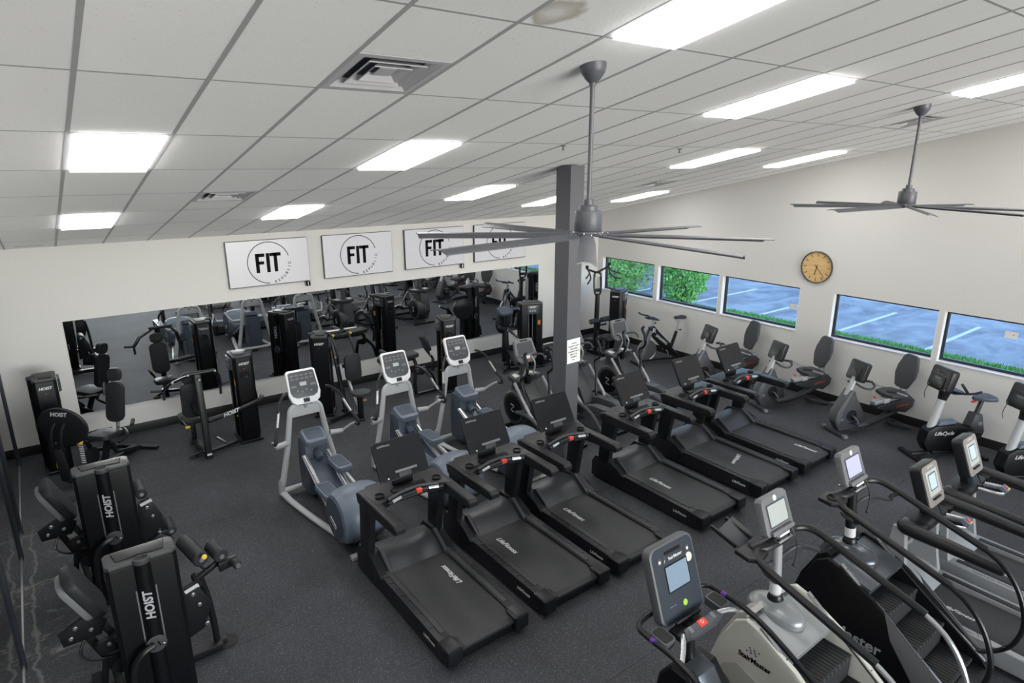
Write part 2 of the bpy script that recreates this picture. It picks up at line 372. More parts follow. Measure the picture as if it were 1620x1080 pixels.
# ------------------------------------------------------------------ room shell
XL, XR, YB, YF, ZB, SL = -.645, 11.8206, 11.7987, -9.0, 3.2122, .2112
ANG = math.atan(SL)
def cz(y): return ZB+SL*(YB-y)
L0, J0, DJ = .3119, 2.7685, 1.1712
fl = struct(G().box(((XL-1.4+XR+.16)/2, (YF+YB)/2, -.06), (XR+.16-XL+1.4, YB-YF+.4, .1)).done('floor', m_floor))
y = 8.0-1.22*14
while y < YB:
    a, b = max(y, YF)+.0015, min(y+1.22, YB)-.0015
    if b-a > .05:
        g = G().box(((XL-1.4+XR)/2, (a+b)/2, -.005), (XR-XL+1.4, b-a, .01)).done('rubber_roll', m_floor, fl)
    y += 1.22
WZ0, WZ1 = 1.2337, 2.091
WIN = [(9.8769, 11.6074), (8.0691, 9.7723), (6.2303, 7.9863), (3.8158, 5.5768), (1.9782, 3.7392), (-.43, 1.3248), (-2.27, -.51)]
g = G()
T = .20
g.prism([(YF, 0), (YB+.2, 0), (YB+.2, WZ0), (YF, WZ0)], 'x', XR, XR+T)
g.prism([(YF, WZ1), (YB+.2, WZ1), (YB+.2, cz(YB+.2)+.1), (YF, cz(YF)+.1)], 'x', XR, XR+T)
edges = sorted([YF]+[q for ab in WIN for q in ab]+[YB+.2])
for k in range(0, len(edges), 2): g.box((XR+T/2, (edges[k]+edges[k+1])/2, (WZ0+WZ1)/2), (T, edges[k+1]-edges[k], WZ1-WZ0))
struct(g.done('wall_right', m_wall))
struct(G().prism([(XL-1.4, 0), (XR, 0), (XR, ZB+.12), (XL-1.4, ZB+.12)], 'y', YB, YB+.15).done('wall_back', m_wall))
fx0, fx1, fz0, fz1 = .3, 10.9, .7, 5.3
g = G()
for q in ([(XL-1.4, 0), (XR+.2, 0), (XR+.2, fz0), (XL-1.4, fz0)], [(XL-1.4, fz1), (XR+.2, fz1), (XR+.2, cz(YF)+.1), (XL-1.4, cz(YF)+.1)], [(XL-1.4, fz0), (fx0, fz0), (fx0, fz1), (XL-1.4, fz1)], [(fx1, fz0), (XR+.2, fz0), (XR+.2, fz1), (fx1, fz1)]): g.prism(q, 'y', YF-.15, YF)
struct(g.done('wall_front', m_wall))
for k in range(4):
    xa = fx0+k*(fx1-fx0)/4; xb = xa+(fx1-fx0)/4
    wn = struct(G().box(((xa+xb)/2, YF-.08, (fz0+fz1)/2), (xb-xa-.06, .012, fz1-fz0-.06)).done('window_%d' % (30+k), m_glass3))
    f = G()
    for xx in (xa+.03, xb-.03): f.box((xx, YF-.08, (fz0+fz1)/2), (.06, .08, fz1-fz0), .004)
    for zz in (fz0+.03, fz1-.03, 3.1): f.box(((xa+xb)/2, YF-.08, zz), (xb-xa-.12, .08, .06), .004)
    f.done('window_frame', m_alum, wn)
struct(G().prism([(YF, 2.62), (YB, 2.62), (YB, cz(YB)+.1), (YF, cz(YF)+.1)], 'x', XL-.12, XL).done('wall_left', m_wall))
struct(G().prism([(YF, 0), (YB, 0), (YB, 2.62), (YF, 2.62)], 'x', XL-1.4, XL-1.3).done('wall_corridor', m_wall))
struct(G().box((XL-.70, (YF+YB)/2, 2.66), (1.2, YB-YF, .06)).done('ceiling_corridor', m_tile2))
struct(G().box(((XL+XR)/2-.35, YB-.007, .076), (XR-XL+.7, .014, .152), .003).done('baseboard_back', m_base))
struct(G().box((XR-.007, (YF+YB)/2, .076), (.014, YB-YF-.03, .152), .003).done('baseboard_right', m_base))
struct(G().box((XL-1.293, (YF+YB)/2-.02, .076), (.014, YB-YF-.04, .152), .003).done('baseboard_corridor', m_base))
# glazed partition along the left side
MUL = [11.42, 9.15, 8.50, 6.45, 4.3, 2.1, -.1, -2.3]
for k, yy in enumerate(MUL):
    struct(G().box((XL-.03, yy, 1.315), (.06, .055, 2.61), .004).done('trim_%d' % (k+1), m_alum))
struct(G().box((XL-.03, (YF+YB)/2, 2.585), (.062, YB-YF-.02, .06), .004).done('trim_20', m_alum))
for k in range(len(MUL)-1):
    a, b = MUL[k+1]+.028, MUL[k]-.028
    wn = struct(G().box((XL-.03, (a+b)/2, 1.30), (.012, b-a, 2.50)).done('window_%d' % (10+k), m_glass2))
    G().box((XL-.03, (a+b)/2, .025), (.03, b-a, .05), .003).done('bottom_rail', m_steel, wn)
    if k in (0, 3):
        ya, yb = ((9.30, 10.42), None, None, (5.2, 7.35))[k] if k == 0 else (4.6, 6.2)
        G().box((XL-.085, (ya+yb)/2, 1.02), (.02, yb-ya, 2.0)).done('white_panel', m_white, wn)
        G().box((XL-.085, yb+.03, 1.02), (.05, .06, 2.0), .004).done('panel_edge', m_alum, wn)
# windows of the right wall
XW = XR+.125
for k, (a, b) in enumerate(WIN):
    wn = struct(G().box((XW+.012, (a+b)/2, (WZ0+WZ1)/2), (.012, b-a-.07, WZ1-WZ0-.07)).done('window_%d' % (k+1), m_glass))
    f = G(); t = .042
    for zz in (WZ0+.012+t/2, WZ1-t/2): f.box((XW+.012, (a+b)/2, zz), (.06, b-a, t), .004)
    for yy in (a+t/2, b-t/2): f.box((XW+.012, yy, (WZ0+WZ1)/2), (.06, t, WZ1-WZ0-2*t), .004)
    f.done('window_frame', m_alum, wn)
    G().box((XR+.045, (a+b)/2, WZ0+.004), (.13, b-a-.002, .012), .003).done('window_sill', m_trim, wn)
    j = G(); j.box((XR+.05, b-.004, (WZ0+WZ1)/2), (.10, .008, WZ1-WZ0)); j.box((XR+.05, a+.004, (WZ0+WZ1)/2), (.10, .008, WZ1-WZ0)); j.done('window_jamb', m_trim, wn)
for k, (py, pz) in enumerate(((6.40, 1.67), (2.835, 1.858))):
    t = tag(G().box((XW+.0045, py, pz), (.002, .17, .11)).done('window_sticker', m_paper), ['white paper sticker in the corner of the window left of the clock', 'white paper sticker on the rightmost window'][k], 'sticker', 'stickers on the windows')
    G().box((XW+.0032, py-.03, pz+.004), (.001, .018, .012)).done('red_print', m_redp, t)
# ceiling of lay-in tiles
ceil = struct(G().box((0, 0, 0), (1, 1, 1)).done('ceiling', m_tile2))
ceil.data.transform(MX.Translation(V(((XL+XR)/2, (YF-YB)/2/cos(ANG), .075))) @ MX.Diagonal((XR-XL+.3, (YB-YF)/cos(ANG)+.4, .05, 1)))
ceil.location = (0, YB, ZB); ceil.rotation_euler = (-ANG, 0, 0)
def sv(yw): return (yw-YB)/cos(ANG)
LIGHTS = [(0, -1), (0, 2), (0, 5), (4, -1), (4, 2), (4, 5), (8, 0), (8, 4), (12, -1), (12, 2), (12, 5), (16, -1), (16, 2), (16, 5)]
VENTS = [(2, .5), (2, 4.0), (14, .5), (14, 4.0)]
FULL = {}
def tile(i, ja, jb):
    xa, xb = max(L0+.61*i, XL), min(L0+.61*(i+1), XR); ya, yb = max(J0+DJ*ja, YF), min(J0+DJ*jb, YB)
    if xb-xa < .03 or yb-ya < .03: return
    ga, gb = sv(ya), sv(yb); k = (round(xb-xa, 3), round(gb-ga, 3))
    if k not in FULL:
        FULL[k] = G().box((0, 0, .010), (xb-xa-.006, gb-ga-.008, .02)).done('ceiling_tile', m_tile, ceil); o = FULL[k]
    else: o = FULL[k].copy(); COL.objects.link(o)
    o.location = ((xa+xb)/2, (ga+gb)/2, 0)
    if (i, ja) == (3, -1): o.data = o.data.copy(); o.data.materials[0] = m_tilestain
for i in range(-2, 19):
    for j in range(-3, 8):
        if (i, j) in LIGHTS: continue
        v = [q for q in VENTS if q[0] == i and int(q[1]//1) == j]
        if v:
            lo = v[0][1]
            if lo > j: tile(i, j, j+.5)
            else: tile(i, j+.5, j+1)
        else: tile(i, j, j+1)
ya, yb = sv(YF), sv(J0+DJ*-3)
G().box(((XL+XR)/2, (ya+yb)/2, .010), (XR-XL, yb-ya-.008, .02)).done('rear_tile_field', m_tile, ceil)
for i in range(-1, 19):
    G().box((L0+.61*i, sv((YF+YB)/2), .004), (.026, (YB-YF)/cos(ANG), .014)).done('runner', m_grid, ceil)
for j in range(-4, 8):
    G().box(((XL+XR)/2, sv(J0+DJ*j), .006), (XR-XL, .016, .013)).done('cross_tee', m_gridc, ceil)
def on_ceiling(o, x, yw): o.location = (x, yw, cz(yw)); o.rotation_euler = (-ANG, 0, 0)
# light panels
WHERE = {(0, -1): 'panel light of the leftmost row, overhead just out of the picture', (16, -1): 'panel light nearest the window wall, overhead just out of the picture',
 (0, 2): 'nearest panel light above the left mirror end, in the leftmost row', (0, 5): 'small farthest panel light in the leftmost row above the back left wall',
 (4, -1): 'big panel light cut by the top edge in front of the near fan', (4, 2): 'panel light left of the near fan rod, above the second screen', (4, 5): 'panel light right above the first wall screen',
 (8, 0): 'long panel light between the two ceiling fans', (8, 4): 'panel light above the third wall screen, left of the column', (12, -1): 'panel light cut by the right edge beside the far fan',
 (12, 2): 'panel light right of the near fan rod, the left of a pair', (12, 5): 'panel light half hidden behind the charcoal column', (16, 2): 'panel light nearest the window wall, under the far fan side', (16, 5): 'farthest panel light in the corner by the window wall'}
first = None
for n, (i, j) in enumerate(LIGHTS):
    lab = WHERE.get((i, j), 'recessed panel light in the ceiling behind the camera position')
    x, yw = L0+.61*(i+.5), J0+DJ*(j+.5)
    if first is None:
        first = thing('ceiling_light', lab, 'ceiling light', group='recessed ceiling light panels')
        W2, H2 = .584, DJ/cos(ANG)-.016
        f = G()
        for sx in (-1, 1): f.box((sx*(W2/2-.012), 0, .006), (.024, H2, .018), .003)
        for sy in (-1, 1): f.box((0, sy*(H2/2-.012), .006), (W2-.05, .024, .018), .003)
        f.done('light_frame', m_vent, first)
        G().box((0, 0, -.008), (W2-.05, H2-.05, .034), .004).done('light_diffuser', m_light, first); o = first
    else: o = dup(first, (0, 0, 0), 0, lab)
    on_ceiling(o, x, yw)
first = None
VL = ['square ceiling vent with nested louvres at the top, nearest the camera', 'small square ceiling vent near the back wall on the left', 'square ceiling vent beside the far fan rod', 'square ceiling vent near the window wall corner']
for n, (i, j) in enumerate(VENTS):
    if first is None:
        first = thing('ceiling_vent', VL[n], 'vent', group='square ceiling vents'); S = .574
        G().box((0, 0, .045), (S, S, .006)).done('vent_recess', m_grille, first)
        def ring(ro, ri, zo, zi, t=.006):
            q = G()
            A = [(ro*sx, ro*sy, zo) for sx, sy in ((-1, -1), (1, -1), (1, 1), (-1, 1))]; B = [(ri*sx, ri*sy, zi) for sx, sy in ((-1, -1), (1, -1), (1, 1), (-1, 1))]
            vs = [[q.bm.verts.new((p[0], p[1], p[2]+dz)) for p in P] for dz in (0, t) for P in (A, B)]
            for k in range(4):
                l = (k+1) % 4
                q.bm.faces.new((vs[0][k], vs[0][l], vs[1][l], vs[1][k])); q.bm.faces.new((vs[2][k], vs[3][k], vs[3][l], vs[2][l]))
                q.bm.faces.new((vs[0][k], vs[2][k], vs[2][l], vs[0][l])); q.bm.faces.new((vs[1][k], vs[1][l], vs[3][l], vs[3][k]))
            return q
        ring(S/2+.008, S/2-.035, -.002, -.002).done('vent_frame', m_vent, first)
        for ro, ri in ((.25, .195), (.185, .13), (.12, .075)): ring(ro, ri, .0, .034).done('louvre', m_vent, first)
        G().box((0, 0, .020), (.11, .11, .006)).done('vent_centre', m_vent, first); o = first
    else: o = dup(first, (0, 0, 0), 0, VL[n])
    on_ceiling(o, L0+.61*(i+.5), J0+DJ*(j+.25))
o = tag(G().box((0, 0, .0), (.34, .055, .012), .003).done('slot_vent', m_grid), 'narrow slot vent where the ceiling meets the back wall at far left', 'vent'); on_ceiling(o, .0, 11.50)
for k, (x, yw) in enumerate(((4.61, 5.17), (6.55, 5.2))):
    t = thing('sprinkler_head', ['small sprinkler head on the ceiling left of the near fan rod', 'small sprinkler head on the ceiling right of the near fan rod'][k], 'sprinkler', (x, yw, cz(yw)), group='sprinkler heads')
    G().lathe([(.035, 0), (.03, -.008), (.012, -.012)], (0, 0, 0), (0, 0, 1), 14).done('escutcheon', m_mgrey, t)
    G().cyl((0, 0, -.01), (0, 0, -.05), .008, seg=8).lathe([(.018, 0), (.018, .003)], (0, 0, -.052), (0, 0, 1), 10).done('deflector', m_dgrey, t)
# column with its notice
col = struct(G().prism([(5.47, 5.98), (5.70, 5.98), (5.70, 6.25), (5.47, 6.25)], 'z', 0, cz(6.25)+.02, .006).done('column', m_column))
G().box((5.585, 6.115, .06), (.25, .29, .12), .004).done('column_base', m_base, col)
sg = tag(G().plate(.235, .335, .002, .004, frame((5.60, 5.979, 2.0), (1, 0, .03), (-.02, 0, 1))).done('paper_notice', m_paper), 'white paper notice taped to the charcoal column', 'sign')
for k, (tx, sz) in enumerate((('ATTENTION', .018), ('PLEASE DO NOT', .026), ('USE WIPES', .028), ('DISINFECTANT', .028), ('SPRAY OR', .028), ('SCREENS', .028), ('thank you', .014))):
    text(tx, sz, m_printd, sg, frame((5.60, 5.9765, 2.105-.038*k), (1, 0, .03), (0, 0, 1)), ext=.0003, off=.0008)
# wall mirrors
MXS = [.2086, 2.33, 4.48, 6.63, 8.80, 9.80]
ML = ['leftmost wall mirror panel, behind the corner leg press', 'wall mirror panel under the first wall screen', 'wall mirror panel under the second wall screen', 'wall mirror panel under the third wall screen', 'narrow end mirror panel beside the charcoal column']
for k in range(5):
    a, b = MXS[k], MXS[k+1]
    t = tag(G().box(((a+b)/2, YB-.005, (.5077+2.0504)/2), (b-a-.003, .006, 2.0504-.5077)).done('mirror_panel', m_mirror), ML[k], 'mirror', 'mirror panels on the back wall')
    G().box(((a+b)/2, YB-.007, .503), (b-a-.003, .012, .012)).done('mirror_channel', m_steel, t)
# wall screens
TX = [2.6879, 4.4188, 6.1576, 7.8844]
TL = ['wall screen with the number 1 tag, leftmost of four', 'second wall screen from the left, no tag below it', 'wall screen with the number 3 tag', 'rightmost wall screen, crossed by the near fan blades']
TWd, THt, ZT = 1.446, .8212, 2.2784
def arc_ring(g, R, w2, a0, a1, n=64, t=.0008):
    for k in range(n):
        b0, b1 = rad(a0+(a1-a0)*k/n), rad(a0+(a1-a0)*(k+1)/n)
        q = [g.bm.verts.new((r*cos(a), r*sin(a), t)) for r, a in ((R-w2, b0), (R+w2, b0), (R+w2, b1), (R-w2, b1))]; g.bm.faces.new(q)
for k, x in enumerate(TX):
    t = thing('wall_screen', TL[k], 'screen', (x+TWd/2, YB, ZT+THt/2), group='logo screens above the mirror')
    G().box((0, -.045, 0), (TWd, .05, THt), .004).done('screen_case', m_bezel, t)
    G().box((0, -.012, 0), (.5, .022, .4), .004).done('wall_bracket', m_metal, t)
    G().box((0, -.0712, .004), (TWd-.012, .003, THt-.018)).done('screen_picture', m_tvw, t)
    m = frame((-.012, -.0735, 0), (1, 0, 0), (0, 0, 1))
    q = G(m); R = .372; arc_ring(q, R, .0065, 16, 267)
    for (fx, fz, fw2, fh) in ((-.200, 0, .062, .345), (-.132, .142, .13, .060), (-.140, .005, .11, .056), (-.012, 0, .062, .345), (.122, 0, .062, .345), (.122, .142, .20, .060)):
        q.box((fx, fz, .0005), (fw2, fh, .001))
    lo = q.done('logo_mark', m_printd, t)
    for c, ch in enumerate('REPUBLIC'):
        a = rad(285+c*(355-285)/7); p = (-.012+(R-.0)*cos(a), -.0735, (R-.0)*sin(a))
        text(ch, .070, m_printd, t, frame(p, (-sin(a), 0, cos(a)), (-cos(a), 0, -sin(a))), ext=.0004, off=.001)
    if k in (0, 2):
        n = tag(G().plate(.086, .086, .004, .004, frame((x+TWd-.05, YB-.0715, ZT-.050), (1, 0, 0), (0, 0, 1))).done('number_tag', m_printd), ['small black tag with a white 1 under the leftmost wall screen', 'small black tag with a white 3 under the third wall screen'][k//2], 'tag')
        G().box((x+TWd-.05, YB-.034, ZT-.010), (.03, .066, .004)).done('tag_tab', m_printd, n)
        text('13'[k//2], .085, m_print, n, frame((x+TWd-.05, YB-.0765, ZT-.051), (1, 0, 0), (0, 0, 1)), ext=.0004, off=.003)
# clock
ck = thing('wall_clock', 'round bamboo wall clock with dark rim above the windows', 'clock', (XR, 5.96, 2.535))
G().lathe([(.30, 0), (.302, .045), (.294, .05), (.288, .045), (.288, .012), (0, .012)], (0, 0, 0), (-1, 0, 0), 48).done('clock_rim', m_dgrey, ck)
G().lathe([(.287, 0), (.287, .016), (0, .016)], (0, 0, 0), (-1, 0, 0), 48).done('clock_face', m_wood, ck)
for k in range(12):
    a = 2*pi*k/12; d = V((0, -sin(a), cos(a)))
    G().bar(V((-.018, 0, 0))+d*.205, V((-.018, 0, 0))+d*.262, .012, .004, upv=(1, 0, 0)).done('hour_mark', m_twig, ck)
for nm, a, l0, l1, wd, xx in (('hour_hand', rad(191), -.05, .155, .013, -.022), ('minute_hand', rad(138), -.06, .225, .009, -.027)):
    d = V((0, -sin(a), cos(a))); G().bar(V((xx, 0, 0))+d*l0, V((xx, 0, 0))+d*l1, wd, .003, upv=(1, 0, 0)).done(nm, m_twig, ck)
G().cyl((-.016, 0, 0), (-.032, 0, 0), .012, seg=12).done('clock_pin', m_twig, ck)
# outlets
for k, (p, n) in enumerate((((XR, 3.02, .42), (-1, 0, 0)), ((4.75, YB, .36), (0, -1, 0)))):
    rgt = (0, -1, 0) if k == 0 else (1, 0, 0)
    t = tag(G().plate(.075, .118, .006, .006, frame(p, rgt, (0, 0, 1)), .002).done('wall_outlet', m_white), ['white wall outlet beside the upright bikes', 'pale wall outlet under the mirror in the middle'][k], 'outlet')
    for dz in (-.025, .025): G().plate(.032, .030, .003, .008, frame(V(p)+V(n)*.0055+V((0, 0, dz)), rgt, (0, 0, 1))).done('socket', m_creamd, t)
# ceiling fans
def fan(loc, a0, lab):
    x, yw = loc; zt = cz(yw); t = thing('ceiling_fan', lab, 'ceiling fan', (x, yw, 3.98), group='long-bladed ceiling fans'); h = zt-3.98
    G().lathe([(.085, h+.03), (.085, h-.02), (.078, h-.045), (.05, h-.085), (.028, h-.105), (0, h-.105)], seg=28).done('canopy', m_fan, t)
    G().lathe([(.022, h-.10), (.022, h-.125), (.016, h-.125), (.016, .185), (0, .185)], seg=14).done('downrod', m_fan, t)
    G().lathe([(.032, .22), (.032, .185), (.062, .18), (.064, .15), (.09, .148), (.094, .14), (.094, .022), (.088, .012), (0, .012)], seg=32).done('motor_housing', m_fan, t)
    G().lathe([(.10, .012), (.105, 0), (.10, -.012), (.03, -.014), (0, -.014)], seg=32).done('hub_plate', m_fan, t)
    for k in range(8):
        a = a0+k*pi/4; d = V((cos(a), sin(a), 0)); s = V((-sin(a), cos(a), 0)); g = G(); n = 10; rows = []
        for i in range(n+1):
            f = i/n; r = .07+1.15*f; ch = .042+.010*min(1, f*4); drop = -.004-.018*f
            row = []
            for tz in (.003, -.003):
                for u in (-1, -.4, .3, 1):
                    row.append(g.bm.verts.new(d*(r-(.05*(u+1)*.5 if i == n else 0))+s*(ch*u)+V((0, 0, drop+tz-.20*ch*u-.016*u*u))))
            rows.append(row)
        for A, B in zip(rows, rows[1:]):
            for o in (0, 4):
                for u in range(3): g.bm.faces.new((A[o+u], A[o+u+1], B[o+u+1], B[o+u]))
            for u in (0, 3): g.bm.faces.new((A[u], A[u+4], B[u+4], B[u]))
        for R in (rows[0], rows[-1]):
            for u in range(3): g.bm.faces.new((R[u], R[u+1], R[u+5], R[u+4]))
        b = g.done('fan_blade', m_fan, t)
        q = G()
        for r in (.10, .135): q.bolts([d*r+s*.025+V((0, 0, -.006)), d*r-s*.025+V((0, 0, .003))], (0, 0, 1), .0045, .004)
        stuff(q.done('blade_screws', m_steel, b))
fan((3.05, 3.15), rad(226), 'near ceiling fan in front of the charcoal column')
fan((8.04, 3.13), rad(213), 'far ceiling fan at the right, above the clock')
# ------------------------------------------------------------------ outside the windows
struct(G().box((14.6, 8, -.10), (5.2, 60, .1)).done('ground_lawn', m_soil), 'lawn strip outside the windows')
lot = struct(G().box((38.2, 8, -.13), (42, 90, .1)).done('ground_parking', m_asph), 'wet parking lot outside the windows')
g = G(); rr = random.Random(3)
for k in range(9000):
    x = 17.25-abs(rr.gauss(0, .5)); y = rr.uniform(0, 11.3); a = rr.uniform(0, pi); h = rr.uniform(.05, .13)
    dx, dy = cos(a)*.02, sin(a)*.02
    g.bm.faces.new([g.bm.verts.new((x-dx, y-dy, -.05)), g.bm.verts.new((x+dx, y+dy, -.05)), g.bm.verts.new((x+rr.uniform(-.06, .06), y+rr.uniform(-.06, .06), -.05+h))])
o = g.done('lawn_grass', m_blade); o['label'] = 'bright green grass along the edge of the parking lot'; o['category'] = 'grass'; o['kind'] = 'stuff'
for k, yy in enumerate((1.1, 3.45, 5.80, 8.04, 10.47, 12.86, 15.3)):
    G().box((19.3, yy, -.079), (3.9, .11, .004)).done('parking_line', m_line, lot)
def bush(loc, rx, ry, h, n, mt, lab, seed):
    t = thing('shrub', lab, 'shrub', loc, group='shrubs outside the windows'); r = random.Random(seed); g = G()
    for k in range(n):
        u = r.uniform(-1, 1); a = r.uniform(0, 2*pi); q = math.sqrt(1-u*u); R = r.uniform(.62, 1.06)*(1+.12*sin(3*a+seed)+.10*cos(5*u*3))
        p = V((rx*R*q*cos(a), ry*R*q*sin(a), h*.52+h*.5*R*u)); s = r.uniform(.035, .085)
        d1 = V((r.gauss(0, 1), r.gauss(0, 1), r.gauss(0, 1))).normalized(); d2 = d1.cross(V((r.gauss(0, 1), r.gauss(0, 1), r.gauss(0, 1)))).normalized()
        if p.z < .02: continue
        g.bm.faces.new([g.bm.verts.new(p-d1*s), g.bm.verts.new(p+d2*s*.45), g.bm.verts.new(p+d1*s), g.bm.verts.new(p-d2*s*.45)])
    o = g.done('foliage', mt, t); o['kind'] = 'stuff'
    g = G()
    for k in range(9):
        a = k*2*pi/9; g.tube([(.1*cos(a), .1*sin(a), -.1), (.3*rx*cos(a), .3*ry*sin(a), h*.4), (.7*rx*cos(a+.3), .7*ry*sin(a+.3), h*.75)], .025, 5, 3)
    g.done('stems', m_twig, t)
bush((16.6, 12.72, -.05), .85, .82, 1.9, 4400, m_leaf, 'bright green shrub behind the second window', 2)
bush((15.6, 14.78, -.05), 1.15, 1.08, 2.2, 5600, m_leaf, 'bright green shrub low in the leftmost window', 5)
bush((18.9, 17.3, -.05), 1.4, 1.3, 2.6, 4600, m_leaf2, 'tall dull green shrub farther back in the leftmost window', 4)
bush((22.0, 18.2, -.05), 1.5, 1.6, 2.9, 4600, m_leaf2, 'farthest dull green shrub, beyond the parking lot edge', 8)
# ------------------------------------------------------------------ modern treadmills
def stuff(o): o['kind'] = 'stuff'; return o
def treadmill(lab, loc):
    t = thing('treadmill', lab, 'treadmill', loc, 0, 'treadmills in the middle row')
    G().box((0, .85, .085), (.66, 1.6, .09), .01).done('deck_frame', m_metal, t)
    G().prism([(.02, .165), (.06, .20), (.12, .206), (1.46, .206), (1.46, .15), (.06, .12), (.025, .135)], 'x', -.325, .325, .004).done('running_belt', m_belt, t)
    for s in (-1, 1):
        a, b = sorted((s*.322, s*.455))
        r = G().prism([(.03, .045), (.02, .10), (.03, .19), (.10, .225), (1.50, .245), (1.66, .245), (1.66, .03), (.12, .03)], 'x', a, b, .016).done('side_rail', m_black, t)
        G().box((s*.362, .80, .2385), (.05, 1.12, .008), .002, (.0143, 0, 0)).done('grip_strip', m_belt, r)
        q = G()
        for k in range(9): q.box((s*.395, .36+k*.115, .241+.0143*(k*.115-.44)), (.085, .006, .006), 0, (0, 0, s*.0))
        stuff(q.done('grip_marks', m_dgrey, r))
        G().box((s*.385, .075, .145), (.165, .20, .17), .03, None, 3).done('end_cap', m_metal, t)
        G().box((s*.305, .05, .222), (.045, .15, .02), .008).done('belt_guard', m_black, t)
        G().prism([(1.28, .228), (1.42, .27), (1.52, .33), (1.62, .37), (1.86, .36), (1.93, .26), (1.93, .03), (1.5, .03)], 'x', s*.345, s*.465, .02).done('front_cover', m_black, t)
        G().prism([(1.26, .212), (1.40, .30), (1.55, .41), (1.62, .36), (1.50, .26), (1.42, .212)], 'x', s*.315, s*.36, .012).done('hood_wing', m_hood, t)
        G().prism([(1.62, .3), (1.81, .3), (1.75, .98), (1.50, .98)], 'x', s*.382, s*.466, .012).done('upright', m_metal, t)
        G().prism([(1.80, 1.03), (1.72, 1.062), (.90, 1.055), (.86, 1.02), (.86, .975), (.90, .945), (1.40, .935), (1.62, .90), (1.76, .92)], 'x', s*.368, s*.484, .026, seg=3).done('arm_rest', m_black, t)
        G().lathe([(.050, .012), (.052, .02), (.043, .022), (.042, -.0), (0, -.0)], (s*.345, 1.49, 1.064), (0, 0, 1), 24).done('cup_holder', m_shroud, t)
        G().tube([(s*.275, 1.334, 1.051), (s*.165, 1.3525, 1.0635)], .0195, 10).done('pulse_grip', m_chrome, t)
    G().prism([(1.36, .206), (1.42, .255), (1.52, .325), (1.64, .355), (1.80, .335), (1.92, .23), (1.93, .06), (1.5, .06)], 'x', -.335, .335, .025, seg=3).done('motor_hood', m_hood, t)
    G().prism([(-.44, 1.34), (-.445, 1.70), (-.36, 1.80), (.36, 1.80), (.445, 1.70), (.44, 1.34), (.30, 1.385), (.20, 1.45), (-.20, 1.45), (-.30, 1.385)], 'z', .97, 1.066, .018).done('console_deck', m_black, t)
    G().tube([(-.325, 1.325, 1.045), (-.16, 1.353, 1.064), (0, 1.362, 1.070), (.16, 1.353, 1.064), (.325, 1.325, 1.045)], .0175, 10, 4).done('front_handlebar', m_black, t)
    G().tube([(-.30, 1.385, 1.062), (-.14, 1.415, 1.080), (0, 1.424, 1.085), (.14, 1.415, 1.080), (.30, 1.385, 1.062)], .020, 8, 4).done('hand_ledge', m_dgrey, t)
    G().bar((.02, 1.362, 1.070), (.085, 1.3595, 1.0685), .046, .046, .008).done('stop_switch', m_red, t)
    G().box((0, 1.50, 1.075), (.40, .07, .03), .01, (.3, 0, 0)).done('accessory_tray', m_shroud, t)
    G().bar((0, 1.64, 1.04), (0, 1.63, 1.22), .24, .05, .012).done('screen_neck', m_black, t)
    m = frame((0, 1.645, 1.36), (1, 0, 0), (0, .50, .87))
    s = G().plate(.585, .435, .034, .035, m @ MX.Translation((0, 0, -.034)), .010).done('console_screen', m_black, t)
    G().plate(.570, .420, .002, .030, m @ MX.Translation((0, 0, .0))).done('screen_glass', m_screen, s)
    G().box((0, 0, 0), (.26, .026, .012), .003).done('phone_ledge', m_mgrey, s).data.transform(m @ MX.Translation((.02, -.135, .008)))
    G().box((0, 0, 0), (.15, .05, .01), .003).done('reader_pad', m_dgrey, s).data.transform(m @ MX.Translation((.0, -.175, .006)))
    G().lathe([(.009, 0), (.009, .003), (0, .003)], (0, 0, 0), (0, 0, 1), 12).done('power_button', m_print, s).data.transform(m @ MX.Translation((-.2, -.185, .002)))
    text('LifeFitness', .036, m_printg, s, m @ MX.Translation((-.165, .165, .0024)), ext=.0003, shear=.35)
    text('LifeFitness', .050, m_print, t, frame((-.4555, .34, .135), (0, -1, .012), (0, 0, 1)), ext=.0005, shear=.35, off=.0008)
    return t
TRX = [2.83, 3.96, 5.02, 6.50, 7.79, 8.90]
TRL = ['black treadmill nearest the camera, left end of the middle row', 'black treadmill second from the left in the middle row', 'black treadmill right in front of the charcoal column, its screen mirroring the sky', 'black treadmill just right of the charcoal column', 'black treadmill second from the right in the middle row', 'black treadmill at the right end of the middle row, towards the recumbent bikes']
BT = [(.18, .95, 1), (-.16, 1.02, 0), (-.15, 1.05, 0), (-.14, .92, 0), (.05, .72, 2), (.12, .30, 0)]
t0 = treadmill(TRL[0], (TRX[0], 4.06, 0))
TMS = [t0]+[dup(t0, (x, 4.06, 0), 0, l) for x, l in zip(TRX[1:], TRL[1:])]
for t, (bx, by, fl_) in zip(TMS, BT):
    r, u = [((0, -1, 0), (1, 0, 0)), ((0, 1, 0), (-1, 0, 0)), ((-1, -.35, 0), (.35, -1, 0))][fl_]
    text('LifeFitness', .085, m_print, t, frame((bx, by, .2068), r, u), name='belt_lettering', ext=.0004, shear=.35, off=.0015)
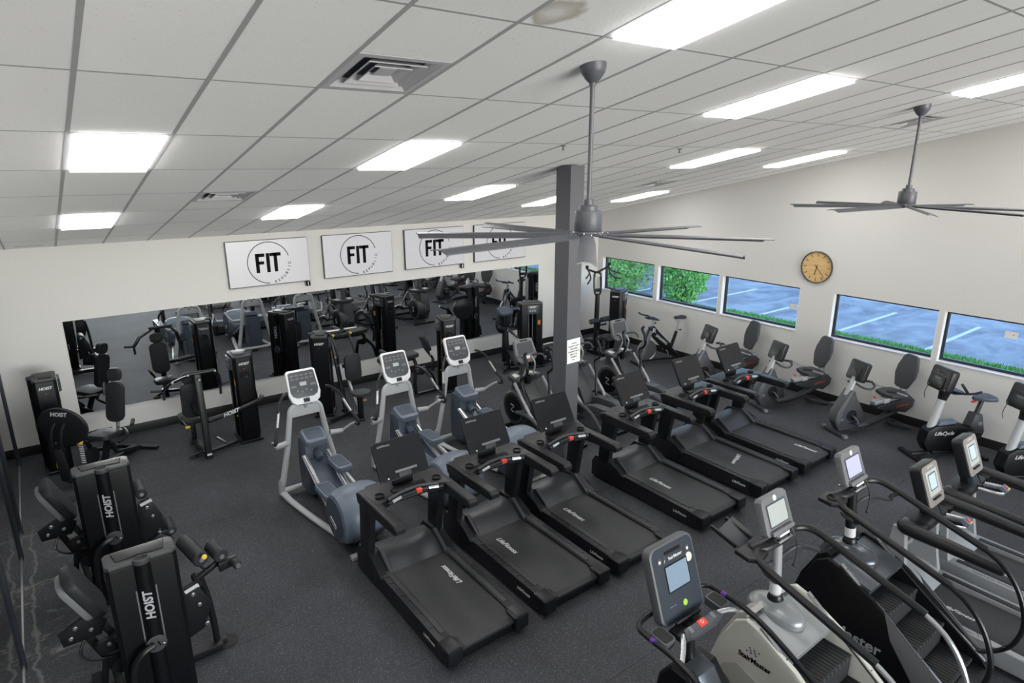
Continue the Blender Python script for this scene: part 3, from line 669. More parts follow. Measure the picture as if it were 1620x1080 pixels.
# ------------------------------------------------------------------ silver and slate ellipticals
def elliptical(lab, loc):
    t = thing('elliptical_trainer', lab, 'elliptical', loc, 0, 'slate blue ellipticals behind the treadmills')
    for s in (-1, 1):
        G().tube([(s*.40, 1.98, .06), (s*.385, 1.7, .055), (s*.30, 1.1, .055), (s*.20, .55, .055)], [.05, .042, .042, .042], 10, 3, .8).done('base_rail', m_lgrey, t)
        G().tube([(s*.405, 1.99, .04), (s*.40, 1.985, .20), (s*.385, 1.97, .24)], [.052, .05, .046], 12, 2).done('corner_boot', m_silver, t)
        G().tube([(s*.392, 1.97, .20), (s*.33, 1.955, .5), (s*.275, 1.95, .78), (s*.225, 1.95, 1.10), (s*.205, 1.95, 1.22), (s*.16, 1.95, 1.275), (s*.09, 1.95, 1.285)], [.042, .040, .038, .036, .034, .032, .03], 10, 4).done('mast_tube', m_lgrey, t)
        p = G().cyl((s*.30, 1.90, .80), (s*.47, 1.86, .80), .042, .036, 14, .008).done('arm_pivot', m_silver, t)
        G().tube([(s*.45, 1.86, .80), (s*.50, 1.80, .86), (s*.55, 1.66, .96), (s*.555, 1.56, .97)], [.02, .018, .018, .019], 8, 4).done('lower_arm', m_lgrey, p)
        G().tube([(s*.555, 1.60, .972), (s*.56, 1.50, 1.0), (s*.545, 1.50, 1.08), (s*.49, 1.58, 1.18)], .022, 8, 4).done('grip_bend', m_vinyl, p)
        G().tube([(s*.50, 1.57, 1.165), (s*.45, 1.65, 1.30), (s*.43, 1.68, 1.36)], .018, 8, 3).done('pulse_grip', m_chrome, p)
        G().tube([(s*.44, 1.67, 1.34), (s*.40, 1.72, 1.43), (s*.33, 1.80, 1.50), (s*.27, 1.85, 1.52)], .019, 8, 4).done('upper_grip', m_metal, p)
        G().tube([(s*.155, 1.66, .66), (s*.165, .62, .20)], .030, 10).done('ramp_rail', m_chrome, t)
        G().tube([(s*.155, 1.68, .66), (s*.172, .95, .335), (s*.178, .52, .17)], .036, 8, 2, .55).done('ramp_edge', m_lgrey, t)
        py, pz = ((.88, .475) if s < 0 else (1.28, .60))
        pd = G().prism([(x*.098+s*.165, y+py) for x, y in ((-1, -.19), (-.7, -.22), (.7, -.22), (1, -.19), (1, .17), (.7, .21), (-.7, .21), (-1, .17))], 'z', pz-.02, pz+.055, .012).done('pedal', m_blue, t)
        G().prism([(x*.078+s*.165, y+py) for x, y in ((-1, -.17), (1, -.17), (1, .16), (-1, .16))], 'z', pz+.0545, pz+.058).done('pedal_pad', m_blued, pd)
        G().bar((s*.165, py-.1, pz-.03), (s*.20, .42, .42), .035, .05, .01).done('pedal_link', m_lgrey, t)
        G().lathe([(.255, 0), (.255, .004), (.24, .008), (0, .008)], (s*.292, .36, .40), (s, 0, 0), 40).done('drum_disc', m_blued, t)
        lb = G().plate(.19, .07, .006, .035, frame((s*.298, .40, .34), (0, s, -.45*s*s), (0, .4, 1)), .002, 6).done('maker_badge', m_white, t)
        text('PRECOR', .043, m_printd, lb, frame((s*.3045, .40, .34), (0, s, -.45), (0, .4, 1)), ext=.0004, off=.0012)
    G().lathe([(.24, -.295), (.285, -.275), (.325, -.21), (.347, -.12), (.354, 0), (.347, .12), (.325, .21), (.285, .275), (.24, .295)], (0, .36, .40), (1, 0, 0), 44).done('drum_cover', m_blue, t)
    G().bar((-.26, .03, .035), (.26, .03, .035), .09, .06, .02).done('rear_foot', m_silver, t)
    G().bar((0, .05, .06), (0, 1.9, .07), .10, .07, .015).done('spine', m_blued, t)
    G().tube([(-.385, 1.96, .10), (.385, 1.96, .10)], .035, 10).done('cross_tube', m_lgrey, t)
    G().prism([(1.60, .10), (1.96, .10), (1.96, .45), (1.93, .86), (1.66, .86), (1.62, .55), (1.58, .3)], 'x', -.15, .15, .03).done('lift_housing', m_blued, t)
    G().bar((0, 1.66, .62), (0, .66, .18), .25, .03, .01).done('ramp_plate', m_blued, t)
    G().cyl((0, 1.70, .72), (0, 1.52, .64), .055, .05, 18, .008).done('lift_nose', m_blued, t)
    tr = G().plate(.30, .30, .10, .05, frame((0, 1.72, .84), (1, 0, 0), (0, .93, .30)), .02).done('bottle_tray', m_blue, t)
    G().plate(.23, .22, .004, .03, frame((0, 1.705, .9365), (1, 0, 0), (0, .93, .30))).done('tray_well', m_blued, tr)
    G().prism([(-.19, 1.275), (.19, 1.275), (.205, 1.18), (.19, 1.13), (-.19, 1.13), (-.205, 1.18)], 'y', 1.925, 1.965, .015).done('neck_plate', m_lgrey, t)
    G().tube([(0, 1.95, 1.24), (0, 1.95, 1.34)], .035, 12).done('console_post', m_silver, t)
    m = frame((0, 1.93, 1.545), (1, 0, 0), (0, .42, .91))
    c = G().prism([(-.20, .21), (-.17, .235), (.17, .235), (.20, .21), (.215, -.10), (.19, -.19), (.13, -.235), (-.13, -.235), (-.19, -.19), (-.215, -.10)], 'z', -.06, 0, .02, m).done('console', m_white, t)
    G().prism([(-.175, .19), (-.155, .205), (.155, .205), (.175, .19), (.188, -.06), (.165, -.12), (.11, -.15), (-.11, -.15), (-.165, -.12), (-.188, -.06)], 'z', .0, .004, .001, m).done('console_face', m_face, c)
    G().box((0, 0, 0), (.09, .05, .003)).done('display_window', m_lcd, c).data.transform(m @ MX.Translation((0, .035, .005)))
    q = G(m)
    for k in range(5):
        for r in range(2): q.box((-.13+k*.065, .155-r*.045, .005), (.04, .018, .004))
    for k in range(4): q.lathe([(.014, 0), (.014, .004), (0, .004)], (-.09+k*.06, -.05-.02*(k % 2), .004), (0, 0, 1), 12)
    for s in (-1, 1): q.box((s*.13, .01, .005), (.07, .03, .004))
    stuff(q.done('console_buttons', m_mgrey, c))
    G().box((0, 0, 0), (.08, .055, .015), .004).done('key_pad', m_metal, c).data.transform(m @ MX.Translation((0, -.19, .004)))
    return t
e0 = elliptical('silver and slate elliptical at the left, whole machine in view', (2.62, 6.13, 0))
dup(e0, (4.0, 6.13, 0), 0, 'silver and slate elliptical in the middle, behind the first two treadmills')
dup(e0, (5.18, 6.30, 0), 0, 'silver and slate elliptical at the right, nearest the charcoal column')
# ------------------------------------------------------------------ dark grey arc trainers
def arc_trainer(lab, loc):
    t = thing('arc_trainer', lab, 'arc trainer', loc, 0, 'dark grey arc trainers behind the column')
    G().lathe([(.27, -.12), (.30, -.10), (.31, 0), (.30, .10), (.27, .12)], (-.10, 1.52, .42), (1, 0, 0), 36).done('flywheel_cover', m_arc, t)
    for s in (-1, 1):
        d = G().lathe([(.225, 0), (.225, .006), (.21, .012), (0, .012)], (-.10+s*.118, 1.52, .42), (s, 0, 0), 36).done('flywheel_disc', m_shroud, t)
        q = G(); 
        q.tube([(-.10+s*.133, 1.52-.05, .36), (-.10+s*.133, 1.52+.045, .38), (-.10+s*.133, 1.52-.04, .46), (-.10+s*.133, 1.52+.05, .48)], .010, 6, 3); q.done('maker_mark', m_printg, d)
    G().prism([(1.10, .12), (1.66, .12), (1.80, .4), (1.74, .8), (1.62, .98), (1.48, .98), (1.40, .78), (1.20, .62), (1.05, .35)], 'x', -.09, .17, .03).done('front_body', m_arc, t)
    G().prism([(-.30, 1.40), (-.26, 1.60), (-.12, 1.70), (.12, 1.70), (.26, 1.60), (.30, 1.40), (.16, 1.34), (.07, 1.45), (-.07, 1.45), (-.16, 1.34)], 'z', .90, .985, .02).done('tray', m_dgrey, t)
    for s in (-1, 1): G().prism([(s*.24, 1.44), (s*.2, 1.58), (s*.11, 1.62), (s*.12, 1.46)], 'z', .984, .988).done('tray_liner', m_pale, t)
    G().lathe([(.052, .0), (.055, .008), (.045, .01), (.044, -.06), (0, -.06)], (0, 1.40, .975), (0, 0, 1), 20).lathe([(.052, -.12), (.054, 0.0)], (0, 1.40, .975), (0, 0, 1), 20).done('cup_holder', m_shroud, t)
    G().bar((0, 1.56, .96), (0, 1.50, 1.26), .10, .07, .02).done('console_neck', m_arc, t)
    m = frame((0, 1.46, 1.40), (1, 0, 0), (0, .38, .92))
    c = G().prism([(-.19, .19), (-.15, .215), (.15, .215), (.19, .19), (.225, -.06), (.20, -.13), (.12, -.19), (-.12, -.19), (-.20, -.13), (-.225, -.06)], 'z', -.06, 0, .02, m).done('console', m_mgrey, t)
    G().plate(.32, .20, .003, .02, m @ MX.Translation((0, .055, 0))).done('display_window', m_face, c)
    G().box((0, 0, 0), (.16, .022, .006), .004).done('handle_slot', m_shroud, c).data.transform(m @ MX.Translation((0, .185, .001)))
    G().box((0, 0, 0), (.09, .05, .004)).done('key_label', m_print, c).data.transform(m @ MX.Translation((.02, -.10, .001)))
    G().box((0, 0, 0), (.06, .018, .005)).done('stop_key', m_red, c).data.transform(m @ MX.Translation((.03, -.135, .001)))
    for s in (-1, 1):
        G().tube([(s*.30, 1.38, .92), (s*.30, 1.0, .52), (s*.28, .92, .42)], .027, 8, 1).done('swing_tube', m_silver, t)
        G().tube([(s*.235, 1.10, .42), (s*.27, 1.16, .8), (s*.29, 1.22, 1.02), (s*.28, 1.10, 1.12), (s*.27, 1.06, 1.24)], .022, 8, 4).done('swing_arm', m_metal, t)
        G().tube([(s*.275, 1.08, 1.20), (s*.27, 1.10, 1.34), (s*.265, 1.16, 1.44), (s*.26, 1.12, 1.50)], [.024, .026, .028, .024], 8, 3).done('hand_grip', m_vinyl, t)
        G().tube([(s*.12, 1.42, 1.33), (s*.20, 1.28, 1.36), (s*.22, 1.20, 1.28)], .017, 8, 4).done('fixed_grip', m_vinylg, t)
        G().tube([(s*.10, 1.40, .98), (s*.09, 1.32, 1.2), (s*.06, 1.38, 1.32)], .015, 8, 3).done('pulse_grip', m_silver, t)
        dy = .12*s
        G().prism([(.18+dy, .30), (.55+dy, .37), (.80+dy, .36), (1.02+dy, .30), (1.04+dy, .40), (.80+dy, .47), (.50+dy, .48), (.16+dy, .40)], 'x', s*.10, s*.27, .02).done('pedal_arm', m_arc, t)
        G().prism([(.20+dy, .405), (.52+dy, .483), (.52+dy, .49), (.20+dy, .412)], 'x', s*.115, s*.255).done('pedal_pad', m_dgrey, t)
        G().tube([(s*.19, 1.0+dy, .36), (s*.13, 1.45, .40)], .026, 8).done('drive_link', m_metal, t)
        G().bar((s*.20, .62+dy, .36), (s*.26, .36, .05), .055, .03, .008).done('rocker_leg', m_mgrey, t)
        G().tube([(s*.32, .30, .035), (s*.32, .9, .06), (s*.22, 1.4, .12)], .035, 8, 2).done('base_rail', m_metal, t)
    G().tube([(-.34, .30, .035), (.34, .30, .035)], .035, 10).done('rear_foot', m_metal, t)
    G().tube([(-.32, 1.72, .035), (.32, 1.72, .035)], .035, 10).done('front_foot', m_metal, t)
    q = G().tube([(-.33, .34, .06), (-.33, .62, .34), (-.33, .98, .46), (-.33, 1.28, .44)], .035, 8, 4).tube([(.33, .34, .06), (.33, .62, .34), (.33, .98, .46), (.33, 1.28, .44)], .035, 8, 4)
    q.tube([(-.33, 1.26, .44), (.33, 1.26, .44)], .03, 8).done('arched_frame', m_arc, t)
    q = G().bolts([(-.30, 1.0, .52), (-.30, .9, .40)], (-1, 0, 0), .022, .02).bolts([(.30, 1.0, .52), (.30, .9, .40)], (1, 0, 0), .022, .02); stuff(q.done('pivot_caps', m_steel, t))
    return t
a0 = arc_trainer('dark grey arc trainer left of the charcoal column', (6.32, 6.45, 0))
dup(a0, (7.42, 6.45, 0), 0, 'dark grey arc trainer half hidden behind the charcoal column')
dup(a0, (8.60, 6.45, 0), 0, 'dark grey arc trainer at the right, in front of the spin bike')
# ------------------------------------------------------------------ recumbent bikes
def recumbent(lab, loc, rz):
    t = thing('recumbent_bike', lab, 'exercise bike', loc, rz, 'recumbent bikes along the window wall')
    G().prism([(.22, .10), (.62, .07), (.72, .22), (.70, .40), (.50, .72), (.40, .76), (.33, .60), (.20, .40), (.12, .22)], 'x', -.085, .085, .035).done('crank_housing', m_dgrey, t)
    G().prism([(.62, .16), (.73, .26), (.71, .42), (.48, .79), (.42, .77), (.62, .42)], 'x', -.095, .095, .02).done('housing_spine', m_spine, t)
    G().tube([(0, .50, .68), (0, .36, 1.02)], .055, 14).done('console_post', m_silver, t)
    m = frame((0, .33, 1.10), (-1, 0, 0), (0, -.30, .95))
    c = G().plate(.36, .34, .10, .04, m @ MX.Translation((0, 0, -.05)), .02).done('console', m_black, t)
    G().plate(.20, .16, .02, .02, m @ MX.Translation((0, -.03, .045)), .006).done('console_back', m_metal, c)
    G().plate(.33, .31, .004, .03, m @ MX.Rotation(pi, 4, 'Y') @ MX.Translation((0, 0, .05))).done('console_face', m_face, c)
    G().tube([(-.04, .40, .90), (-.16, .36, .86), (-.22, .26, .84), (-.20, .16, .88), (-.12, .16, .94)], .018, 8, 4).tube([(.04, .40, .90), (.16, .36, .86), (.22, .26, .84), (.20, .16, .88), (.12, .16, .94)], .018, 8, 4).tube([(-.05, .40, .90), (.05, .40, .90)], .022, 8).done('reach_bar', m_vinylg, t)
    G().tube([(0, .45, .13), (0, .1, .10), (0, -.25, .18), (0, -.60, .34), (0, -.72, .42)], [.055, .055, .055, .06, .06], 12, 4).done('main_beam', m_dgrey, t)
    G().prism([(-.10, .40), (-.70, .28), (-.84, .38), (-.86, .50), (-.76, .58), (-.20, .46), (-.08, .44)], 'x', -.09, .09, .03).done('seat_base', m_dgrey, t)
    for s in (-1, 1): text('LifeFitness', .06, m_redp, t, frame((s*.0915, -.60, .43), (0, s, -.15*s), (0, 0, 1)), ext=.0006, shear=.3, off=.001)
    G().bar((0, -.05, .49), (0, -.78, .60), .12, .07, .02).done('seat_rail', m_silver, t)
    G().box((0, -.28, .53), (.15, .12, .09), .015, (-.15, 0, 0)).done('seat_carriage', m_lgrey, t)
    G().prism([(-.18, .16), (-.22, .0), (-.20, -.18), (0, -.22), (.20, -.18), (.22, 0), (.18, .16), (.07, .20), (-.07, .20)], 'z', .60, .67, .03, MX.Translation((0, -.42, 0)), 3).done('seat_pad', m_vinylg, t)
    m = frame((0, -.66, 1.0), (1, 0, 0), (0, -.24, .97))
    G().prism([(-.14, .27), (-.08, .31), (.08, .31), (.14, .27), (.20, .08), (.20, -.06), (.13, -.26), (.07, -.29), (-.07, -.29), (-.13, -.26), (-.20, -.06), (-.20, .08)], 'z', -.03, .035, .028, m, 3).done('backrest', m_vinylg, t)
    for s in (-1, 1):
        G().tube([(s*.06, -.66, .58), (s*.065, -.68, .78)], .016, 8).done('back_support', m_silver, t)
        G().tube([(s*.16, -.60, .62), (s*.25, -.44, .68), (s*.28, -.2, .77)], .015, 8, 3).done('side_bar', m_silver, t)
        G().tube([(s*.275, -.22, .765), (s*.285, -.06, .80), (s*.285, -.03, .80)], [.02, .021, .016], 8, 1).done('side_grip', m_vinyl, t)
        G().tube([(s*.10, .42, .34), (s*.15, .42, .34), (s*.155, .42+s*.10, .34+s*.12)], .016, 8).done('crank_arm', m_steel, t)
        G().box((s*.21, .42+s*.10, .34+s*.12), (.10, .20, .035), .012).done('pedal', m_dgrey, t)
        G().lathe([(.10, 0), (.10, .008), (.02, .012), (0, .012)], (s*.083, .42, .34), (s, 0, 0), 24).done('crank_disc', m_metal, t)
        G().lathe([(.025, 0), (.025, .004), (0, .004)], (s*.088, .60, .28), (s, 0, 0), 16).done('maker_mark', m_mgrey, t)
        G().bar((s*.03, -.45, .10), (s*.20, -.73, .035), .06, .045, .012).done('rear_leg', m_dgrey, t)
    G().bar((-.20, -.73, .032), (.20, -.73, .032), .06, .05, .012).done('rear_foot', m_dgrey, t)
    G().bar((0, -.40, .14), (0, -.50, .06), .10, .08, .01).done('leg_block', m_dgrey, t)
    G().bar((-.27, .64, .035), (.27, .64, .035), .07, .055, .02).done('front_foot', m_dgrey, t)
    for s in (-1, 1): G().box((s*.24, .64, .038), (.07, .078, .062), .014).done('foot_cap', m_mgrey, t)
    G().bar((.05, -.18, .52), (.10, -.16, .57), .03, .02, .005).done('seat_lever', m_red, t)
    return t
RA = math.atan2(.92, .39)
r0 = recumbent('recumbent bike third from the corner, in front of the window gap beside the clock', (10.98, 4.32, 0), RA)
dup(r0, (10.98, 5.77, 0), RA, 'recumbent bike in the middle of three, behind the last treadmill of the row')
dup(r0, (10.98, 7.28, 0), RA, 'recumbent bike nearest the spin bike, mostly behind treadmill screens')
# ------------------------------------------------------------------ upright bikes
def upright_bike(lab, loc, rz):
    t = thing('upright_bike', lab, 'exercise bike', loc, rz, 'upright bikes by the window wall')
    G().prism([(.42, .12), (.50, .26), (.46, .46), (.34, .54), (-.05, .56), (-.30, .48), (-.36, .30), (-.26, .16), (-.08, .10)], 'x', -.10, .10, .045).done('drive_body', m_shroud, t)
    G().prism([(.30, .53), (.02, .56), (-.02, .60), (.26, .59)], 'x', -.07, .07, .012).done('body_cap', m_blue, t)
    G().tube([(0, .36, .48), (0, .26, .98)], .058, 18).done('front_post', m_lgrey, t)
    G().tube([(0, .265, .95), (0, .25, 1.02), (0, .23, 1.12)], [.062, .07, .09], 16, 2).done('neck_boot', m_metal, t)
    m = frame((0, .30, 1.28), (-1, 0, 0), (0, -.22, .97))
    c = G().plate(.42, .36, .12, .05, m @ MX.Translation((0, 0, -.05)), .025).done('console', m_black, t)
    G().plate(.24, .18, .03, .02, m @ MX.Translation((0, -.05, .06)), .008).done('console_back', m_metal, c)
    G().plate(.12, .016, .006, .005, m @ MX.Translation((0, .0, .089))).done('vent_slit', m_mgrey, c)
    G().plate(.38, .32, .004, .03, m @ MX.Rotation(pi, 4, 'Y') @ MX.Translation((0, 0, .05))).done('console_face', m_screen, c)
    for s in (-1, 1):
        G().lathe([(.012, 0), (.012, .004), (0, .004)], m @ V((s*.17, -.14, .068)), m.to_3x3() @ V((0, 0, 1)), 10).done('port_plug', m_mgrey, c)
        G().tube([(s*.06, .20, 1.10), (s*.22, .16, 1.12), (s*.27, .02, 1.13), (s*.26, -.12, 1.15)], .018, 8, 4).done('handlebar', m_vinyl, t)
        G().tube([(s*.24, .08, 1.135), (s*.26, .16, 1.22), (s*.24, .20, 1.28)], .02, 8, 3).done('bar_end', m_vinyl, t)
        G().lathe([(.13, 0), (.13, .008), (.03, .014), (0, .014)], (s*.098, -.12, .33), (s, 0, 0), 28).done('crank_disc', m_metal, t)
        G().tube([(s*.10, -.12, .33), (s*.16, -.12, .33)], .028, 10).done('crank_hub', m_lgrey, t)
        G().tube([(s*.155, -.12, .33), (s*.165, -.12+s*.06, .33-s*.15)], .018, 8).done('crank_arm', m_steel, t)
        G().box((s*.225, -.12+s*.06, .33-s*.15), (.10, .20, .03), .012).done('pedal', m_metal, t)
        text('LifeCycle', .085, m_print, t, frame((s*.1012, .20, .42), (0, s, 0), (0, 0, 1)), ext=.0005, shear=.35, off=.001)
    bw = G().prism(rrect(.26, .20, .06), 'z', 1.06, 1.10, .015, MX.Translation((0, .10, 0))).done('accessory_bowl', m_dgrey, t)
    G().prism([(-.34, .30), (-.22, .52), (-.28, .72), (-.40, .70), (-.48, .42), (-.44, .28)], 'x', -.08, .08, .025).done('seat_mast', m_dgrey, t)
    for s in (-1, 1): G().lathe([(.035, 0), (.035, .005), (0, .005)], (s*.079, -.38, .56), (s, 0, 0), 16).done('maker_mark', m_mgrey, t)
    G().bar((0, -.33, .62), (0, -.40, .92), .06, .045, .01).done('seat_post', m_dgrey, t)
    G().prism([(-.13, -.15), (-.08, -.18), (.08, -.18), (.13, -.15), (.12, -.02), (.05, .12), (.02, .16), (-.02, .16), (-.05, .12), (-.12, -.02)], 'z', .92, .99, .03, MX.Translation((0, -.40, 0)), 3).done('saddle', m_blued, t)
    G().bar((0, -.30, .90), (.0, -.24, .89), .05, .02, .004).done('seat_lever', m_red, t)
    G().bar((0, .36, .07), (0, .62, .05), .09, .05, .012).done('front_leg', m_metal, t)
    G().bar((-.25, .60, .03), (.25, .60, .03), .09, .05, .015).done('front_foot', m_metal, t)
    G().bar((0, -.2, .09), (0, -.46, .05), .09, .05, .012).done('rear_leg', m_metal, t)
    G().bar((-.25, -.46, .03), (.25, -.46, .03), .08, .05, .015).done('rear_foot', m_metal, t)
    G().box((0, .0, .08), (.12, .6, .05), .01).done('belly_beam', m_metal, t)
    G().tube([(.20, .36, 1.14), (.21, .40, 1.0), (.205, .38, .90)], .005, 5, 3).done('headphone_cord', m_metal, t)
    return t
UA = math.atan2(.84, .54)
u0 = upright_bike('black upright bike with light grey post next to the wall outlet', (10.98, 3.08, 0), UA)
dup(u0, (10.98, 2.06, 0), UA, 'black upright bike with light grey post cut by the right edge')
# ------------------------------------------------------------------ spin bike
def spin_bike(lab, loc, rz):
    t = thing('spin_bike', lab, 'exercise bike', loc, rz)
    G().lathe([(.12, -.012), (.225, -.010), (.235, -.018), (.245, -.018), (.245, .018), (.235, .018), (.225, .010), (.12, .012)], (0, .36, .33), (1, 0, 0), 44).done('flywheel', m_steel, t)
    for s in (-1, 1):
        G().bar((s*.055, .56, .06), (s*.055, .30, .80), .03, .07, .01).done('fork_leg', m_mgrey, t)
    f = G().prism([(.22, .62), (.34, .86), (.22, .90), (.10, .74), (-.30, .40), (-.24, .30), (-.05, .34)], 'x', -.055, .055, .015).done('main_frame', m_metal, t)
    for s in (-1, 1):
        text('SPINNING', .085, m_print, f, frame((s*.0565, .02, .565), (0, s, s*.77), (0, -.77, 1)), ext=.0005, off=.0015)
        text('R', .15, m_print, f, frame((s*.0565, .225, .79), (0, s, 0), (0, 0, 1)), ext=.0005, off=.001)
    G().tube([(0, .25, .86), (0, .22, 1.06)], .028, 10).done('bar_stem', m_silver, t)
    G().tube([(0, -.28, .36), (0, -.40, .72)], .038, 10).done('seat_tube', m_metal, t)
    G().tube([(0, -.39, .68), (0, -.46, .98)], .026, 10).done('seat_post', m_silver, t)
    G().bar((0, -.36, .985), (0, -.60, .985), .045, .035, .006).done('seat_slider', m_silver, t)
    G().prism([(-.09, -.12), (-.05, -.15), (.05, -.15), (.09, -.12), (.07, 0), (.025, .14), (-.025, .14), (-.07, 0)], 'z', 1.01, 1.07, .02, MX.Translation((0, -.46, 0)), 3).done('saddle', m_vinyl, t)
    h = G(); h.tube([(-.23, .48, 1.17), (-.23, .40, 1.12), (-.22, .24, 1.08), (-.10, .20, 1.07), (.10, .20, 1.07), (.22, .24, 1.08), (.23, .40, 1.12), (.23, .48, 1.17)], .018, 8, 4)
    h.tube([(-.06, .20, 1.07), (-.07, .40, 1.09), (.07, .40, 1.09), (.06, .20, 1.07)], .016, 8, 3).done('handlebar', m_vinyl, t)
    G().box((0, .31, 1.11), (.09, .07, .03), .008).done('bike_computer', m_face, t)
    for s in (-1, 1):
        G().tube([(s*.06, -.12, .30), (s*.10, -.12, .30), (s*.105, -.12+s*.05, .30+s*.16)], .014, 8).done('crank_arm', m_steel, t)
        G().box((s*.15, -.12+s*.05, .30+s*.16), (.08, .10, .03), .008).done('pedal', m_metal, t)
    G().tube([(0, -.26, .34), (0, -.52, .08)], .035, 8).done('rear_strut', m_metal, t)
    G().tube([(0, .54, .10), (0, -.5, .08)], .03, 8).done('bottom_beam', m_metal, t)
    for y in (.58, -.54): G().bar((-.26, y, .03), (.26, y, .03), .07, .05, .015).done('floor_bar', m_metal, t)
    G().tube([(0, .25, .90), (.0, .17, .96)], .01, 6).sph((0, .17, .96), .02).done('tension_knob', m_metal, t)
    G().tube([(0, -.42, .74), (0, -.50, .74)], .01, 6).sph((0, -.51, .74), .02).done('post_knob', m_metal, t)
    return t
spin_bike('black and silver spin bike beside the window wall, near the corner', (11.12, 8.98, 0), math.atan2(.95, .30))
# ------------------------------------------------------------------ revolving stair climbers (front row)
def stair_climber(lab, loc, dark):
    t = thing('stair_climber', lab, 'stair climber', loc, 0, 'revolving stair climbers in the front row')
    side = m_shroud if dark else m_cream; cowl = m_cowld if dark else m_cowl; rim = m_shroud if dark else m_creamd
    # local y: 0 at the console pole, rider faces +y
    HULL = [(.34, .03), (.36, .22), (.24, .62), (.12, .86), (.02, .93), (-.10, .90), (-.42, .74), (-1.05, .26), (-1.18, .14), (-1.18, .03)]
    for s in (-1, 1):
        p = G().prism(HULL, 'x', s*.335, s*.385, .018).done('side_panel', side, t)
        if not dark:
            G().prism([(.26, .08), (.27, .20), (.17, .42), (.05, .50), (-.20, .42), (-.70, .16), (-.75, .08)], 'x', s*.384, s*.390, .002).done('panel_recess', m_creamd, p)  # raised plate; its darker cream paints the shade of an inset
        else:
            G().prism([(-.52, .71), (-.44, .76), (-1.08, .27), (-1.18, .15), (-1.18, .03), (-.92, .03), (-.60, .46)], 'x', s*.384, s*.392, .003).done('panel_inset', m_mgrey, p)
        G().bar((s*.350, -.10, .925), (s*.350, -1.12, .205), .035, .02, .004).done('step_guard', m_steel, t)
        q = G()
        for k in range(6):
            f = k/5; q.bolts([(s*.350, -.16-.86*f, .905-.607*f)], (0, .58, .82), .008, .006)
        stuff(q.done('guard_bolts', m_metal, t))
        if dark: text('StairMaster', .15, m_printg, p, frame((s*.3862, -.20, .29), (0, s, 0), (0, 0, 1)), ext=.0008, off=.003)
        else:
            text('StairMaster', .062, m_printd, p, frame((s*.3862, -.093, .608), (0, s, 0), (0, 0, 1)), ext=.0008, off=.002)
            q = G(frame((s*.3862, -.06, .69), (0, s, 0), (0, 0, 1)))
            for i in range(5):
                for j in range(3):
                    if (i+j) % 2 == 0: q.lathe([(.008, 0), (.008, .001)], (-.04+.02*i+.012*j, -.02+.02*j, 0), (0, 0, 1), 8)
            stuff(q.done('maker_mark', m_purple, p))
    G().prism([(.33, .03), (.35, .22), (.24, .60), (.13, .84), (.0, .90), (-.36, .80), (-.36, .74), (-.2, .5), (-.1, .03)], 'x', -.335, .335, .01).done('front_core', cowl, t)
    G().prism([(.06, .885), (-.37, .795), (-.37, .770), (.02, .84)], 'x', -.33, .33, .006).done('top_deck', cowl, t)
    G().sph((0, -.02, .855), .20, (.82, 1.25, .62), 24, 14).done('pole_cowl', cowl, t)
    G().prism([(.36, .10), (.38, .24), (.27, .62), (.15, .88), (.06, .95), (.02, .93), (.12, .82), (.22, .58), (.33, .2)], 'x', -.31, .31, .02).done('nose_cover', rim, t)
    # the steps of the revolving stair
    for k in range(4):
        y, z = -.36-.255*k, .585-.205*k+.20*0
        if z < -.1: break
        st = G().box((0, y-.03, z), (.655, .27, .035), .006).done('step', m_tread, t)
        q = G()
        for i in range(16): q.box((-.30+i*.04, y-.03, z+.0195), (.016, .24, .006))
        stuff(q.done('step_ribs', m_black, st))
        q = G()
        for i in range(11): q.box((-.30+i*.06, y-.162, z+.006), (.034, .014, .032), .003)
        stuff(q.done('step_nosing', m_dgrey, st))
        G().box((0, y+.10, z+.10), (.65, .012, .17)).done('riser', m_tread, t)
    G().box((0, -.72, .06), (.66, .9, .06), .01).done('base_pan', m_metal, t)
    G().box((0, -1.08, .10), (.66, .20, .12), .02).done('entry_step', m_metal, t)
    # pole, handle frame, console
    G().lathe([(.062, 0), (.066, .02), (.055, .05), (.05, .06)], (0, .0, .955), (0, .02, 1), 22).done('pole_collar', m_metal, t)
    G().tube([(0, 0, .94), (0, .05, 1.50)], .045, 18).done('console_pole', m_metal if dark else m_silver, t)
    G().lathe([(.047, 0), (.047, .09)], (0, .006, 1.03), (0, .09, 1), 18).done('pole_sticker', m_print, t)
    for s in (-1, 1):
        rl = G().tube([(s*.16, .06, 1.50), (s*.28, .05, 1.50), (s*.37, -.02, 1.495), (s*.40, -.16, 1.46), (s*.40, -.55, 1.34), (s*.40, -.94, 1.22)], .030, 10, 4).done('handrail', m_black, t)
        G().tube([(s*.40, -.90, 1.232), (s*.40, -1.08, 1.13), (s*.40, -1.22, .95), (s*.40, -1.30, .70), (s*.40, -1.27, .48), (s*.40, -1.18, .34), (s*.36, -1.05, .26)], .021, 10, 4).done('rail_end', m_chrome if not dark else m_metal, t)
        G().tube([(s*.395, -.20, 1.44), (s*.36, -.16, 1.40), (s*.33, -.16, 1.37)], .022, 8, 2).done('bar_bracket', m_black, t)
    G().tube([(-.30, .10, 1.50), (-.18, .06, 1.502), (0, .05, 1.502), (.18, .06, 1.502), (.30, .10, 1.50)], [.042, .058, .062, .058, .042], 12, 3, .7).done('cross_grip', m_black, t)
    cl = G().prism([(-.42, .16), (-.26, .17), (-.20, .09), (-.24, -.02), (-.38, -.04), (-.44, .03)], 'z', 1.475, 1.515, .012).done('cup_shelf', m_black, t)
    if dark: G().lathe([(.055, .0), (.058, .006), (.048, .008), (.046, -.02), (0, -.02)], (-.335, .07, 1.516), (0, 0, 1), 22).done('cup_holder', m_shroud, cl)
